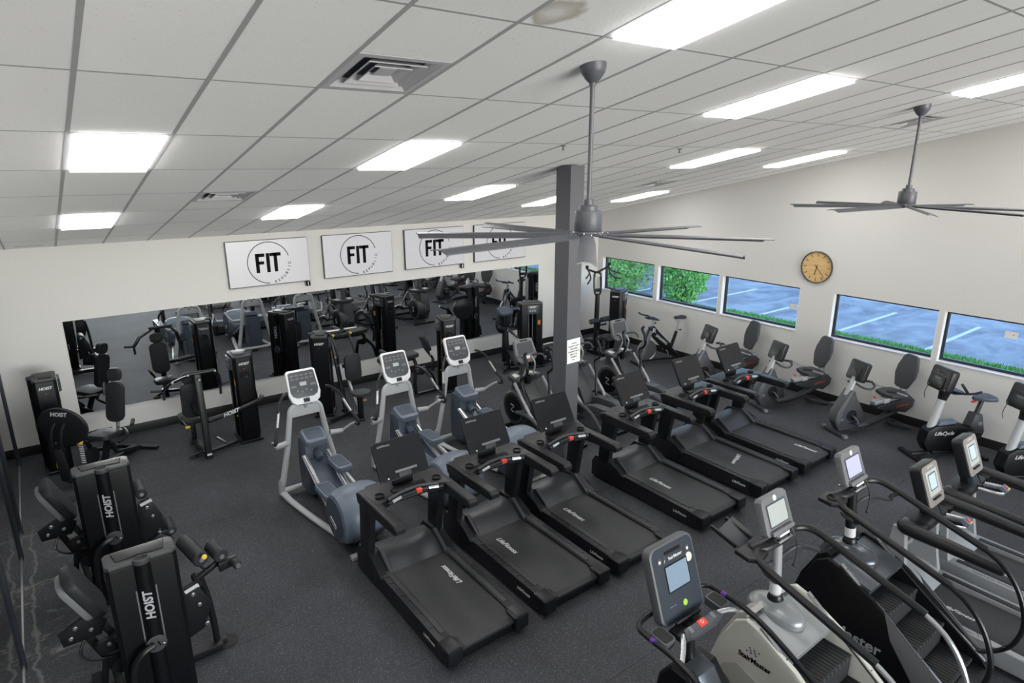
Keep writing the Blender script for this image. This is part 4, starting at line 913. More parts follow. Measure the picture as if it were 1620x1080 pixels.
    G().tube([(-.33, -.16, 1.37), (-.25, .0, 1.36), (0, .04, 1.30), (.25, .0, 1.36), (.33, -.16, 1.37)], .022, 8, 4).done('lower_bar', m_dgrey, t)
    G().box((0, .055, 1.535), (.20, .17, .012), .004).done('mount_plate', m_steel, t)
    q = G().bolts([(x, .055+y, 1.541) for x in (-.075, .075) for y in (-.06, .06)], (0, 0, 1), .012, .01); stuff(q.done('mount_bolts', m_metal, t))
    G().cyl((0, .06, 1.53), (0, .07, 1.62), .042, .04, 18).done('console_stem', m_silver if not dark else m_metal, t)
    m = frame((0, .075, 1.73), (1, 0, 0), (0, .36, .93))
    c = G().prism([(-.180, .13), (-.155, .155), (.155, .155), (.180, .13), (.190, -.125), (.170, -.155), (-.170, -.155), (-.190, -.125)], 'z', -.07, 0, .016, m).done('console', m_mgrey, t)
    G().plate(.27, .19, .003, .01, m @ MX.Translation((0, .0, 0))).done('display_bezel', m_face, c)
    G().plate(.245, .168, .003, .006, m @ MX.Translation((0, .0, .002))).done('display_window', m_litv if dark else m_lcd, c)
    G().lathe([(.024, 0), (.024, .004), (0, .004)], m @ V((0, .124, 0)), m.to_3x3() @ V((0, 0, 1)), 20).done('maker_badge', m_print, c)
    G().plate(.30, .035, .03, .012, m @ MX.Translation((0, -.135, 0)), .004).done('console_lip', m_mgrey, c)
    G().plate(.14, .02, .015, .004, m @ MX.Translation((0, -.17, .01)), .003).done('lip_clip', m_print, c)
    G().tube([(.12, .0, 1.58), (.14, -.03, 1.5), (.15, -.05, 1.40), (.11, -.06, 1.28)], .005, 5, 4).sph((.11, -.06, 1.275), .014, (1, 1, 1), 8, 6).done('headphone_cord', m_metal, t)
    rk = G().prism([(-.20, .0), (-.24, .20), (.0, .24), (.04, .02)], 'z', 0, .012, .004, MX.Translation((-.16, .16, 1.50)) @ MX.Rotation(.45, 4, 'X')).done('reading_rack', m_dgrey, t) if not dark else None
    if rk:
        for k in range(2): G().bar((-.40+.2*k, .16, 1.53), (-.41+.2*k, .40, 1.60), .02, .035, .005).done('rack_arm', m_black, rk)
    return t
stair_climber('stair climber with cream side panels and silver cowl', (4.44, 2.22, 0), False)
stair_climber('stair climber with black side panels and lit violet display', (5.76, 2.24, 0), True)
# ------------------------------------------------------------------ pedal climber nearest the camera
def pedal_climber(lab, loc):
    t = thing('pedal_climber', lab, 'stair climber', loc, 0)
    G().prism([(-.22, .05), (.16, .05), (.22, .3), (.16, .66), (.05, .80), (-.10, .80), (-.26, .62), (-.34, .32)], 'x', -.19, .19, .05, seg=3).done('front_body', m_shroud, t)
    G().prism([(.10, .70), (-.02, .82), (-.14, .79), (-.27, .60), (-.30, .45), (-.20, .52), (-.10, .68)], 'x', -.10, .10, .015).done('body_stripe', m_cowld, t)
    for s in (-1, 1): G().lathe([(.19, 0), (.19, .02), (.17, .03), (0, .03)], (s*.185, -.08, .5), (s, 0, 0), 28).done('body_cap', m_black, t)
    G().tube([(0, .02, .76), (0, .06, 1.10)], .05, 16).done('console_post', m_metal, t)
    q = [(-.42, -1.02, .74), (-.42, -.75, .88), (-.42, -.25, 1.12), (-.42, .10, 1.155), (-.40, .19, 1.16), (-.30, .235, 1.16), (0, .245, 1.16), (.30, .235, 1.16), (.40, .19, 1.16), (.42, .10, 1.155), (.42, -.25, 1.12), (.42, -.75, .88), (.42, -1.02, .74)]
    G().tube(q, .022, 10, 4).done('handrail_loop', m_metal, t)
    for s in (-1, 1):
        G().tube([(s*.42, -1.0, .75), (s*.42, -1.10, .62), (s*.40, -1.10, .30), (s*.36, -1.0, .05)], .022, 8, 4).done('rail_leg', m_metal, t)
        G().tube([(s*.42, .02, 1.152), (s*.42, .06, 1.154)], .0235, 10).done('purple_band', m_purple, t)
        m = frame((s*.325, .04, 1.10), (1, 0, 0), (0, 1, .1))
        cu = G().plate(.125, .16, .07, .03, m @ MX.Translation((0, 0, -.01)), .006).done('cup_holder', m_spine, t)
        G().plate(.100, .135, .003, .022, m @ MX.Translation((0, 0, .0595))).done('cup_well_shade', m_foot, cu)  # flat black plate, paints the dark inside of a deep cup holder
        G().prism([(-.30, .18), (-.85, .20), (-.92, .25), (-.30, .24)], 'x', s*.06, s*.17, .01).done('pedal_arm', m_metal, t)
        G().box((s*.20, -.80, .27), (.20, .38, .04), .015).done('foot_pedal', m_black, t)
    # pulse bar with stop key
    G().tube([(-.38, -.18, 1.09), (-.30, -.13, 1.12), (-.20, -.05, 1.15)], .019, 10, 2).done('left_pulse_grip', m_chrome, t)
    G().tube([(.40, -.10, 1.11), (.30, -.07, 1.14), (.20, -.05, 1.15)], .019, 10, 2).done('right_pulse_grip', m_chrome, t)
    b = G().prism([(-.22, -.035), (-.18, .03), (.18, .03), (.22, -.035), (.12, -.06), (-.12, -.06)], 'z', 0, .045, .012, MX.Translation((0, -.05, 1.13)) @ MX.Rotation(.35, 4, 'X')).done('key_bar', m_face, t)
    G().box((0, -.062, 1.172), (.085, .055, .012), .006, (.35, 0, 0)).done('stop_key', m_red, b)
    text('O', .04, m_print, b, frame((0, -.063, 1.1786), (1, 0, 0), (0, .94, .34)), ext=.0004)
    for s in (-1, 1): G().box((s*.13, -.06, 1.170), (.035, .05, .01), .004, (.35, 0, 0)).done('level_key', m_mgrey, b)
    G().box((0, .03, 1.06), (.34, .15, .05), .015).done('tray', m_black, t)
    G().bar((-.14, .06, 1.135), (.14, .06, 1.135), .025, .03, .006).done('tablet_ledge', m_metal, t)
    m = frame((0, .185, 1.40), (1, 0, 0), (0, .33, .94))
    c = G().plate(.50, .60, .085, .075, m @ MX.Translation((0, 0, -.085)), .022, 6).done('console', m_case, t)
    G().plate(.455, .56, .003, .06, m @ MX.Translation((0, 0, -.001)), 0, 6).done('console_face', m_slate, c)
    G().plate(.26, .205, .003, .004, m @ MX.Translation((.01, .03, .0015))).done('display_bezel', m_shroud, c)
    G().plate(.24, .185, .003, .003, m @ MX.Translation((.01, .03, .0028))).done('display_window', m_litb, c)
    G().plate(.18, .022, .006, .010, m @ MX.Translation((.0, .225, .001))).done('handle_slot', m_shroud, c)
    for s in (-1, 1): G().plate(.042, .05, .004, .008, m @ MX.Translation((s*.16, .185+.0*s, .001))).done('fan_key', m_face, c)
    for s in (-1, 1): G().lathe([(.012, 0), (.012, .006), (0, .006)], m @ V((s*.16, .185, .004)), m.to_3x3() @ V((0, 0, 1)), 12).done('fan_dial', m_print, c)
    G().lathe([(.036, 0), (.036, .002), (0, .002)], m @ V((.165, .115, .002)), m.to_3x3() @ V((0, 0, 1)), 20).done('round_sticker', m_pale, c)
    text('StairMaster', .034, m_print, c, m @ MX.Translation((.02, .175, .0026)), ext=.0003, off=.0006)
    G().prism([(-.012, -.02), (.004, .0), (-.004, .004), (.012, .026), (-.002, .006), (.005, .002)], 'z', .0022, .003, 0, m @ MX.Translation((-.098, .175, 0))).done('maker_mark', m_print, c)
    G().plate(.40, .004, .002, .001, m @ MX.Translation((0, -.135, .002))).done('face_seam', m_dgrey, c)
    G().lathe([(.024, 0), (.024, .004), (0, .004)], m @ V((.03, -.19, .002)), m.to_3x3() @ V((0, 0, 1)), 18).done('start_key', m_green, c)
    for k in range(3): text('hold to start', .014, m_printg, c, m @ MX.Translation((-.10, -.17-.02*k, .0026)), ext=.0003) if k == 0 else None
    G().bar((-.30, -1.0, .03), (.30, -1.0, .03), .07, .05, .015).done('rear_foot', m_metal, t)
    G().bar((0, -.2, .05), (0, -1.0, .05), .12, .06, .015).done('floor_beam', m_metal, t)
    G().bar((-.30, .14, .03), (.30, .14, .03), .07, .05, .015).done('front_foot', m_metal, t)
    G().bar((-.40, -1.02, .05), (.40, -1.02, .05), .04, .04, .01).done('leg_tie', m_metal, t)
    return t
pedal_climber('pedal climber with tall blue-grey console nearest the camera', (3.50, 2.33, 0))
# ------------------------------------------------------------------ older treadmills at the front right
def old_treadmill(lab, loc):
    t = thing('grey_treadmill', lab, 'treadmill', loc, 0, 'grey treadmills in the front row')
    G().box((0, .80, .09), (.62, 1.55, .10), .01).done('deck_frame', m_metal, t)
    G().prism([(.02, .17), (.06, .205), (1.50, .212), (1.50, .15), (.06, .12)], 'x', -.28, .28, .004).done('running_belt', m_belt, t)
    for s in (-1, 1):
        r = G().prism([(.02, .05), (.02, .17), (.10, .235), (1.55, .27), (1.62, .25), (1.62, .05)], 'x', s*.30, s*.43, .03, seg=3).done('side_rail', m_silver, t)
        G().box((s*.335, .80, .2535), (.065, 1.30, .008), .002, (.0235, 0, 0)).done('foot_rail', m_black, r)
        text('FlexDeck Shock Absorption System', .032, m_dgrey, r, frame((s*.412, 1.05, .262), (0, s, 0), (-.9*s, 0, .5)), ext=.0004)
        G().prism([(1.45, .06), (1.80, .06), (1.78, .5), (1.74, 1.0), (1.62, 1.0), (1.56, .5)], 'x', s*.36, s*.425, .015).done('upright', m_tgrey, t)
        G().lathe([(.035, 0), (.035, .004), (0, .004)], (s*.425, 1.66, .55), (s, 0, 0), 18).done('maker_mark', m_mgrey, t)
        G().tube([(s*.30, 1.66, 1.02), (s*.41, 1.64, 1.03), (s*.44, 1.52, 1.03), (s*.44, 1.2, 1.02), (s*.435, .85, 1.0), (s*.435, .82, .998)], [.055, .07, .068, .06, .052, .034], 12, 4, 1.0).done('arm_rest', m_black, t)
        G().box((s*.30, 1.55, 1.03), (.13, .15, .06), .02).done('cup_tray', m_shroud, t)
        G().tube([(s*.09, 1.46, 1.06), (s*.11, 1.30, 1.075), (s*.085, 1.24, 1.08)], .017, 8, 3).done('pulse_grip', m_chrome, t)
    G().prism([(1.42, .21), (1.52, .29), (1.66, .34), (1.88, .30), (1.98, .18), (1.98, .05), (1.5, .05)], 'x', -.42, .42, .03).done('motor_hood', m_tgrey, t)
    G().prism([(-.36, 1.55), (-.30, 1.72), (.30, 1.72), (.36, 1.55), (.2, 1.48), (-.2, 1.48)], 'z', .98, 1.06, .02).done('console_deck', m_black, t)
    k = G().box((0, 1.26, 1.105), (.10, .075, .05), .012, (.5, 0, 0)).done('key_pod', m_blue, t)
    G().box((0, 1.252, 1.133), (.04, .025, .008), .002, (.5, 0, 0)).done('stop_key', m_red, k)
    G().box((0, 1.228, 1.119), (.06, .012, .008), .002, (.5, 0, 0)).done('start_key', m_yellow, k)
    G().bar((0, 1.50, 1.04), (0, 1.28, 1.08), .07, .04, .01).done('pod_stalk', m_black, t)
    G().bar((0, 1.60, 1.03), (0, 1.64, 1.24), .16, .08, .02).done('console_neck', m_metal, t)
    m = frame((0, 1.60, 1.37), (1, 0, 0), (0, .36, .93))
    c = G().plate(.385, .43, .11, .05, m @ MX.Translation((0, 0, -.11)), .02).done('console', m_black, t)
    G().plate(.36, .405, .008, .04, m @ MX.Translation((0, 0, -.002)), .003).done('console_bezel', m_taupe, c)
    G().plate(.255, .245, .003, .006, m @ MX.Translation((0, .02, .005))).done('display_border', m_lcd, c)
    G().plate(.165, .16, .003, .004, m @ MX.Translation((0, .03, .0065))).done('display_bezel', m_shroud, c)
    G().plate(.145, .142, .003, .003, m @ MX.Translation((-.004, .03, .008))).done('display_window', m_lit, c)
    G().plate(.17, .016, .02, .006, m @ MX.Translation((0, -.135, .002)), .003).done('console_ledge', m_shroud, c)
    text('LifeFitness', .030, m_print, c, m @ MX.Translation((0, .175, .0065)), ext=.0003, shear=.35)
    G().tube([(.10, 1.56, 1.16), (.04, 1.50, 1.10), (-.03, 1.44, 1.07), (-.05, 1.40, 1.065)], .006, 6, 4).done('console_cable', m_metal, t)
    text('LifeFitness', .07, m_print, t, frame((-.12, 1.15, .2124), (0, -1, 0), (1, 0, 0)), name='belt_lettering', ext=.0004, shear=.35, off=.001)
    return t
o0 = old_treadmill('grey and black treadmill beside the black stair climber', (6.76, .36, 0))
dup(o0, (7.83, .36, 0), 0, 'grey and black treadmill at the right edge, in front of the upright bikes')
# ------------------------------------------------------------------ weight machines
def hoist(t, m, wd=.46, h=1.50, dial=True):
    """weight tower: front faces -y, sides face +-x; m places it inside the machine"""
    D = .30
    for s in (-1, 1):
        poly = [(s*.075, -.12), (s*.10, -.15), (s*(wd/2-.03), -.15), (s*wd/2, -.11), (s*wd/2, .10), (s*(wd/2-.03), .14), (s*.055, .14), (s*.055, .05), (s*.075, .05)]
        p = G(m).prism(poly, 'z', .03, h, .01).done('tower_shroud', m_shroud, t)
        text('HOIST', .055, m_print, p, m @ frame((s*(wd/2+.0008), 0, h-.10), (0, s, 0), (0, 0, 1)), ext=.0005, shear=.3, off=.002)
        G(m).lathe([(.006, 0), (.006, .004), (0, .004)], (s*(wd/2-.002), 0, h-.18), (s, 0, 0), 8).done('side_screw', m_steel, p)
        if dial:
            G(m).lathe([(.068, 0), (.068, .022), (.058, .026), (.046, .012), (.032, .012), (.028, .020), (.014, .020), (.012, .004), (0, .004)], (s*(wd/2-.002), 0, h-.27), (s, 0, 0), 28).done('towel_dial', m_metal, p)
        G(m).cyl((s*.045, -.05, .06), (s*.045, -.05, h-.04), .012, seg=10).done('guide_rod', m_chrome, t)
    c = G(m).prism([(-wd/2, -.11), (-wd/2+.03, -.15), (wd/2-.03, -.15), (wd/2, -.11), (wd/2, .10), (wd/2-.03, .14), (-wd/2+.03, .14), (-wd/2, .10)], 'z', h, h+.035, .012).done('tower_cap', m_cap, t)
    G(m).prism([(-wd/2+.06, -.10), (wd/2-.06, -.10), (wd/2-.08, .06), (-wd/2+.08, .06)], 'z', h+.034, h+.05, .006).done('cap_tray', m_black, c)
    pl = G(m).prism([(-.16, -.155), (.16, -.155), (.11, -.19), (-.11, -.19)], 'z', h-.20, h-.005, .006).done('placard', m_face, t)
    text('HOIST', .05, m_print, pl, m @ frame((0, -.1912, h-.045), (1, 0, 0), (0, 0, 1)), ext=.0004, shear=.3, off=.0015)
    q = G(m)
    for k in range(3): q.box((-.055+.055*k, -.191, h-.125), (.035, .002, .05))
    stuff(q.done('placard_pictures', m_printg, pl))
    for k in range(11):
        w_ = G(m).box((0, -.055, .16+k*.052), (.135, .12, .044), .005).done('weight_plate', m_metal, t)
        if k == 0: wm = w_
    q = G(m)
    for k in range(11): q.box((0, -.1165, .16+k*.052), (.03, .003, .018))
    stuff(q.done('weight_numbers', m_print, t))
    G(m).cyl((0, -.115, .42), (0, -.145, .42), .014, seg=12).done('selector_pin', m_yellow, t)
    G(m).box((.165, -.1515, h-.40), (.055, .003, .10)).done('warning_sticker', m_orange, t)
    G(m).cyl((0, .14, .05), (0, .14, h+.02), .058, seg=24).done('rear_tube', m_shroud, t)
    text('HOIST', .088, m_tube, t, m @ frame((0, .1988, h-.36), (0, 0, 1), (1, 0, 0)), name='tube_lettering', ext=.0006, shear=.25, off=.003)
    G(m).lathe([(.058, -.03), (.062, .0), (.060, .012), (.048, .014), (.045, .004)], (0, .14, h+.035), (0, 0, 1), 24).done('tube_rim', m_cap, t)
    G(m).lathe([(.045, 0), (.045, .003), (0, .003)], (0, .14, h+.038), (0, 0, 1), 24).done('tube_hole_shade', m_foot, t)  # flat dark disc, paints the shade inside the open tube end
    for s in (-1, 1): G(m).box((s*.068, .1405, h-.50), (.010, .004, .55)).done('rod_slit', m_mgrey, t)
    e = G(m).lathe([(.075, 0), (.075, .012), (.06, .016), (0, .016)], (0, .185, h-.72), (0, 1, 0), 26).done('emblem_disc', m_cap, t)
    for s in (-1, 1): G(m).box((s*.018, .2018, h-.72), (.014, .002, .045), 0, (0, s*0+.3, 0)).done('emblem_bar', m_shroud, e)
    q = G(m).bolts([(-.05, .199, h-.74), (.05, .199, h-.70)], (0, 1, 0), .010, .006); stuff(q.done('emblem_bolts', m_steel, e))
    G(m).bar((-wd/2-.02, 0, .025), (wd/2+.02, 0, .025), .34, .05, .012).done('tower_foot', m_metal, t)
def pad(t, m, wd, h, th=.07, r=.06, mt=None, name='pad', bv=.025):
    return G().plate(wd, h, th, r, m @ MX.Translation((0, 0, -th/2)), bv, 5).done(name, mt or m_vinyl, t)
def beam(t, pts, wd=.07, h=.05, name='frame_beam', mt=None):
    for p, q in zip(pts, pts[1:]): G().bar(p, q, wd, h, .008).done(name, mt or m_metal, t)
def roller(t, p, ax, l=.26, r=.055):
    a = V(ax).normalized(); p = V(p)
    G().lathe([(r-.012, 0), (r, .012), (r, l-.012), (r-.012, l)], p-a*l/2, a, 22).done('roller_pad', m_vinyl, t)
    G().cyl(p-a*(l/2+.012), p+a*(l/2+.012), .022, seg=12).done('roller_axle', m_steel, t)
def foot(t, p, r=.06): G().lathe([(r, 0), (r, .02), (r*.5, .035), (0, .035)], p, (0, 0, 1), 18).done('floor_foot', m_foot, t)
def knob(t, p, q, mt=None): G().cyl(p, q, .018, .024, 12, .004).done('pull_knob', mt or m_yellow, t)
# corner leg press
t = thing('leg_press', 'black leg press with oval foot plate in the back left corner', 'weight machine', (0, 10.5, 0), 0, 'selectorised weight machines')
hoist(t, rotz(pi/2, (-.16, .52, 0)), .44, 1.42, False)
hd = V((-.68, -.74, 0)).normalized(); sd = V((hd.y, -hd.x, 0))
P = lambda a, b, z: tuple(V((.42, .10, 0))+hd*a+sd*b+V((0, 0, z)))
m = frame(P(.64, .10, .93), -sd, (0, 0, 1)); 
mp = frame(P(.62, .06, .92), sd*-1, V((0, 0, 1))+hd*.12)
fp = G().prism([(.36*cos(a)*(1 if abs(cos(a)) < .8 else 1),    .285*sin(a)) for a in [2*pi*k/36 for k in range(36)]], 'z', -.03, .02, .014, mp).done('foot_plate', m_black, t)
q = G(mp @ MX.Rotation(pi, 4, 'Y'))
nrm = (mp.to_3x3() @ V((0, 0, 1)))
tsgn = 1 if nrm.dot(hd) > 0 else -1
mt_ = mp if tsgn > 0 else mp @ MX.Rotation(pi, 4, 'Y')
offz = .021 if tsgn > 0 else .031
text('HOIST', .085, m_print, fp, mt_ @ MX.Translation((0, .195, offz)), ext=.0008, shear=.3, off=.003)
q = G(mt_)
for (x, y) in ((-.24, .08), (.24, .08), (.20, -.12), (-.2, -.12)): q.lathe([(.018, 0), (.018, .002), (0, .002)], (x, y, offz-.001), (0, 0, 1), 12)
stuff(q.done('plate_holes', m_foot, fp))
for b in (-.07, .07):
    G().tube([P(.66, b+.06, .98), P(.74, b+.06, .90), P(.78, b+.06, .74), P(.76, b+.06, .62)], .018, 8, 4).done('plate_bracket', m_metal, t)
beam(t, [P(.78, .06, .66), P(.74, .06, .20), P(.60, .06, .08)], .11, .09, 'press_arm')
G().box(P(.80, .10, .42), (.012, .05, .06)).done('side_sticker', m_yellow, t)
q = G()
for k in range(9): q.bar(P(.50, -.07, .60-k*.035), P(.50, -.01, .60-k*.035), .012, .014)
stuff(q.done('setting_scale', m_print, t)); knob(t, P(.46, -.04, .62), P(.54, -.04, .62))
beam(t, [P(.60, .06, .08), P(-.35, .0, .07), P(-.62, -.0, .05)], .10, .07, 'floor_beam'); beam(t, [P(.1, 0, .08), P(-.05, .0, .42)], .08, .06)
G().bar(P(-.64, -.35, .035), P(-.64, .35, .035), .07, .05, .012).done('rear_foot', m_metal, t)
pad(t, frame(P(-.02, 0, .52), sd, hd*-.98+V((0, 0, -.10))), .36, .42, .08, .09, name='seat_pad')
mb = frame(P(-.34, 0, .92), sd*1, V((0, 0, 1))-hd*.22)
pad(t, mb, .27, .62, .09, .11, name='back_pad'); pad(t, frame(P(-.42, 0, 1.33), sd, V((0, 0, 1))-hd*.18), .20, .20, .09, .07, name='head_pad')
G().tube([P(-.30, 0, .46), P(-.33, 0, .70)], .026, 10).done('back_post', m_chrome, t)
for b in (-1, 1):
    G().tube([P(-.30, b*.10, .50), P(-.10, b*.30, .50), P(.10, b*.30, .46)], .02, 8, 3).done('seat_handle', m_metal, t)
    beam(t, [P(-.5, b*.16, .10), P(.05, b*.20, .28), P(.12, b*.20, .46)], .05, .05, 'side_link')
G().lathe([(.12, -.025), (.14, -.02), (.14, .02), (.12, .025)], P(.12, .16, .22), sd, 24).done('cam_wheel', m_black, t)
q = G().bolts([P(.12, .22, .40), P(-.40, .20, .14), P(-.2, .22, .20), P(.7, .14, .7)], sd, .016, .012); stuff(q.done('pivot_bolts', m_steel, t))
G().tube([P(-.22, -.3, .6), P(-.36, -.22, .62)], .03, 10).done('rear_grip', m_vinyl, t)
# chest press beside it
t = thing('chest_press', 'black chest press with round towel dial, under the first wall screen', 'weight machine', (0, 0, 0), 0, 'selectorised weight machines')
hoist(t, rotz(-pi/2, (2.40, 10.42, 0)), .44, 1.45)
G().prism([(-.055, 0), (.055, 0), (.05, .62), (.0, 1.05), (-.03, 1.36), (-.11, 1.36), (-.10, 1.0), (-.055, .62)], 'x', -.045, .045, .012, MX.Translation((1.69, 10.0, 0)) @ MX.Rotation(pi, 4, 'Z')).done('main_post', m_metal, t)
G().plate(.07, .03, .002, .004, frame((1.69, 9.944, .08), (1, 0, 0), (0, 0, 1))).done('post_label', m_print, t)
G().tube([(1.74, 9.96, .62), (2.1, 10.02, .66), (2.50, 10.10, .72), (2.60, 10.16, .73), (2.63, 10.25, .735)], .036, 10, 3).done('tie_tube', m_metal, t)
text('HOIST', .085, m_print, t, frame((2.08, 9.980, .665), (1, .17, .13), (0, 0, 1)), ext=.0006, shear=.3, off=.003)
G().cyl((1.55, 10.08, 1.37), (1.95, 10.08, 1.37), .03, seg=12).done('pivot_shaft', m_metal, t)
for s, pts in ((-1, [(1.60, 10.08, 1.36), (1.36, 10.2, 1.25), (1.24, 10.3, 1.12)]), (1, [(1.92, 10.08, 1.36), (2.0, 10.16, 1.26), (2.02, 10.2, 1.08)])):
    beam(t, pts, .06, .035, 'press_arm')
    x, y_, z = pts[-1]
    G().tube([(x, y_, z), (x+s*.16, y_+.02, z+.02)], .02, 8).done('hand_grip', m_vinyl, t); G().tube([(x, y_, z), (x, y_+.02, z-.15)], .02, 8).done('low_grip', m_vinyl, t)
q = G().bolts([(1.56, 10.04, 1.37), (1.94, 10.04, 1.37), (1.36, 10.16, 1.26), (1.69, 9.94, 1.30)], (0, -1, 0), .018, .012); stuff(q.done('pivot_bolts', m_steel, t))
pad(t, frame((1.62, 10.40, .86), (-1, 0, 0), (0, -.15, 1)), .30, .60, .09, .11, name='back_pad'); pad(t, frame((1.62, 10.34, 1.24), (-1, 0, 0), (0, -.15, 1)), .22, .18, .09, .07, name='head_pad')
pad(t, frame((1.62, 10.66, .48), (1, 0, 0), (0, 1, .08)), .36, .40, .08, .09, name='seat_pad')
beam(t, [(1.66, 10.0, .75), (1.62, 10.30, .80)], .07, .07); beam(t, [(1.66, 10.02, .10), (1.62, 10.70, .08)], .08, .07, 'floor_beam'); beam(t, [(1.62, 10.62, .1), (1.62, 10.62, .44)], .07, .07, 'seat_post')
G().tube([(1.52, 10.25, .42), (1.42, 10.3, .62), (1.44, 10.42, .60)], .02, 8, 3).done('start_lever', m_metal, t); knob(t, (1.52, 10.20, .50), (1.45, 10.20, .50))
beam(t, [(1.72, 10.06, .07), (2.25, 10.25, .07)], .06, .05, 'floor_tie'); foot(t, (1.50, 10.15, 0)); foot(t, (1.62, 10.74, 0))
beam(t, [(1.5, 10.15, .03), (1.64, 10.1, .09)], .05, .04)
G().bar((2.0, 10.22, .09), (1.9, 10.36, .16), .03, .03, .005).done('step_peg', m_steel, t)
# seated row with stool
t = thing('seated_row', 'black seated row machine with round stool, left of the wall outlet', 'weight machine', (0, 0, 0), 0, 'selectorised weight machines')
hoist(t, rotz(rad(62), (3.86, 10.72, 0)), .50, 1.47, False)
beam(t, [(4.08, 10.30, .06), (4.06, 10.48, .75), (4.02, 10.62, 1.50)], .07, .06, 'main_post')
pad(t, frame((4.24, 10.26, .92), (1, 0, 0), (0, .06, 1)), .30, .50, .08, .11, mt=m_vinyl, name='chest_pad')
G().bar((4.14, 10.44, .92), (4.22, 10.30, .92), .08, .07, .01).done('pad_arm', m_metal, t)
G().tube([(4.16, 10.36, .74), (4.24, 10.14, .16)], .03, 10).done('seat_slide', m_chrome, t)
G().prism([(.17*cos(a), .15*sin(a)) for a in [2*pi*k/20 for k in range(20)]], 'z', .48, .54, .02, MX.Translation((4.25, 9.98, 0)), 3).done('stool_seat', m_vinylg, t)
beam(t, [(4.22, 9.99, .03), (4.22, 9.99, .48)], .08, .08, 'stool_post'); knob(t, (4.26, 9.97, .36), (4.33, 9.96, .37)); foot(t, (4.22, 9.97, 0), .07)
beam(t, [(4.24, 9.98, .06), (4.10, 10.5, .06)], .08, .06, 'floor_beam'); beam(t, [(3.72, 10.16, .04), (4.18, 10.24, .10)], .06, .06, 'floor_leg'); foot(t, (3.72, 10.16, 0))
for x in (3.98, 4.30):
    G().tube([(x, 10.62, 1.52), (x-.02, 10.40, 1.46), (x-.0, 10.28, 1.20), (x+.01, 10.30, 1.0)], .02, 8, 4).done('pull_arm', m_metal, t)
    G().tube([(x-.06, 10.55, 1.56), (x+.16, 10.50, 1.57)], .018, 8).done('hand_grip', m_chrome, t); knob(t, (x, 10.47, 1.50), (x+.03, 10.44, 1.50))
G().cyl((3.92, 10.64, 1.50), (4.36, 10.64, 1.50), .03, seg=12).done('pivot_shaft', m_metal, t)
q = G().bolts([(3.99, 10.32, .98), (4.31, 10.28, .98), (4.0, 10.42, 1.1)], (0, -1, 0), .018, .012); stuff(q.done('pivot_bolts', m_steel, t))
# prone leg curl bench
t = thing('prone_leg_curl', 'black prone leg curl bench between the two rear ellipticals', 'weight machine', (0, 0, 0), 0, 'selectorised weight machines')
hoist(t, rotz(rad(-105), (6.30, 10.42, 0)), .46, 1.47)
pad(t, frame((5.32, 10.62, .80), (1, 0, .06), (0, 1, 0)), .78, .34, .08, .06, name='bench_pad')
pad(t, frame((5.86, 10.50, 1.02), (0, -1, 0), (-.35, 0, .9)), .26, .34, .07, .09, name='hip_pad')
G().box((5.30, 10.62, .73), (.7, .10, .06), .01).done('bench_rail', m_metal, t)
G().tube([(5.66, 10.62, .72), (5.70, 10.58, .55), (5.72, 10.5, .5)], .035, 10, 3).done('bench_neck', m_metal, t)
G().prism([(-.12, .56), (.10, .58), (.14, .48), (.02, .42), (-.12, .46)], 'y', 10.40, 10.48, .012, MX.Translation((5.70, 0, 0))).done('gusset_plate', m_metal, t)
for pts in ([(5.60, 10.44, .50), (5.56, 10.43, .28), (5.58, 10.42, .04)], [(5.80, 10.44, .52), (5.96, 10.44, .34), (6.04, 10.44, .06)]): G().tube(pts, .036, 10, 4).done('curved_leg', m_metal, t)
foot(t, (5.58, 10.42, 0)); beam(t, [(5.56, 10.42, .05), (6.16, 10.42, .05)], .06, .05, 'floor_tie')
beam(t, [(5.86, 10.52, .92), (6.0, 10.46, .70), (5.98, 10.44, .45)], .05, .05, 'lever_arm'); roller(t, (5.05, 10.62, .93), (0, 1, 0), .40, .045); beam(t, [(5.06, 10.62, .9), (5.2, 10.62, .74)], .04, .04, 'roller_arm')
G().tube([(4.98, 10.45, .70), (5.15, 10.45, .66), (5.2, 10.5, .70)], .018, 8, 3).done('hand_grip', m_vinyl, t)
q = G().bolts([(5.62, 10.40, .52), (5.78, 10.40, .54), (5.92, 10.42, .80)], (0, -1, 0), .014, .012); stuff(q.done('pivot_bolts', m_steel, t))
# abdominal machine left of the column
t = thing('torso_machine', 'black weight machine with its plate stack facing out, left of the column', 'weight machine', (0, 0, 0), 0, 'selectorised weight machines')
hoist(t, rotz(rad(-20), (8.56, 10.58, 0)), .52, 1.45, False)
beam(t, [(7.98, 10.60, .04), (7.92, 10.60, .95)], .07, .06, 'main_post'); beam(t, [(7.92, 10.60, .95), (7.70, 10.56, 1.06)], .06, .05)
G().tube([(7.92, 10.58, 1.0), (8.16, 10.44, .72), (8.26, 10.38, .60)], .028, 8, 2).done('swing_arm', m_metal, t); G().tube([(8.06, 10.50, .84), (8.0, 10.42, .80), (8.10, 10.36, .74)], .016, 8, 2).done('hand_grip', m_chrome, t)
G().lathe([(.24, -.03), (.26, -.02), (.26, .02), (.24, .03)], (8.12, 10.98, 1.02), (.3, -1, 0), 28).done('cam_disc', m_black, t)
pad(t, frame((8.08, 10.86, 1.30), (1, 0, 0), (0, .8, .5)), .36, .26, .07, .08, name='chest_pad', mt=m_blued); beam(t, [(8.1, 10.9, 1.25), (8.12, 10.95, .10)], .08, .07, 'pad_post')
G().tube([(7.94, 10.58, .5), (8.05, 10.5, .2), (8.2, 10.4, .06)], .03, 8, 3).done('lower_arm', m_metal, t)
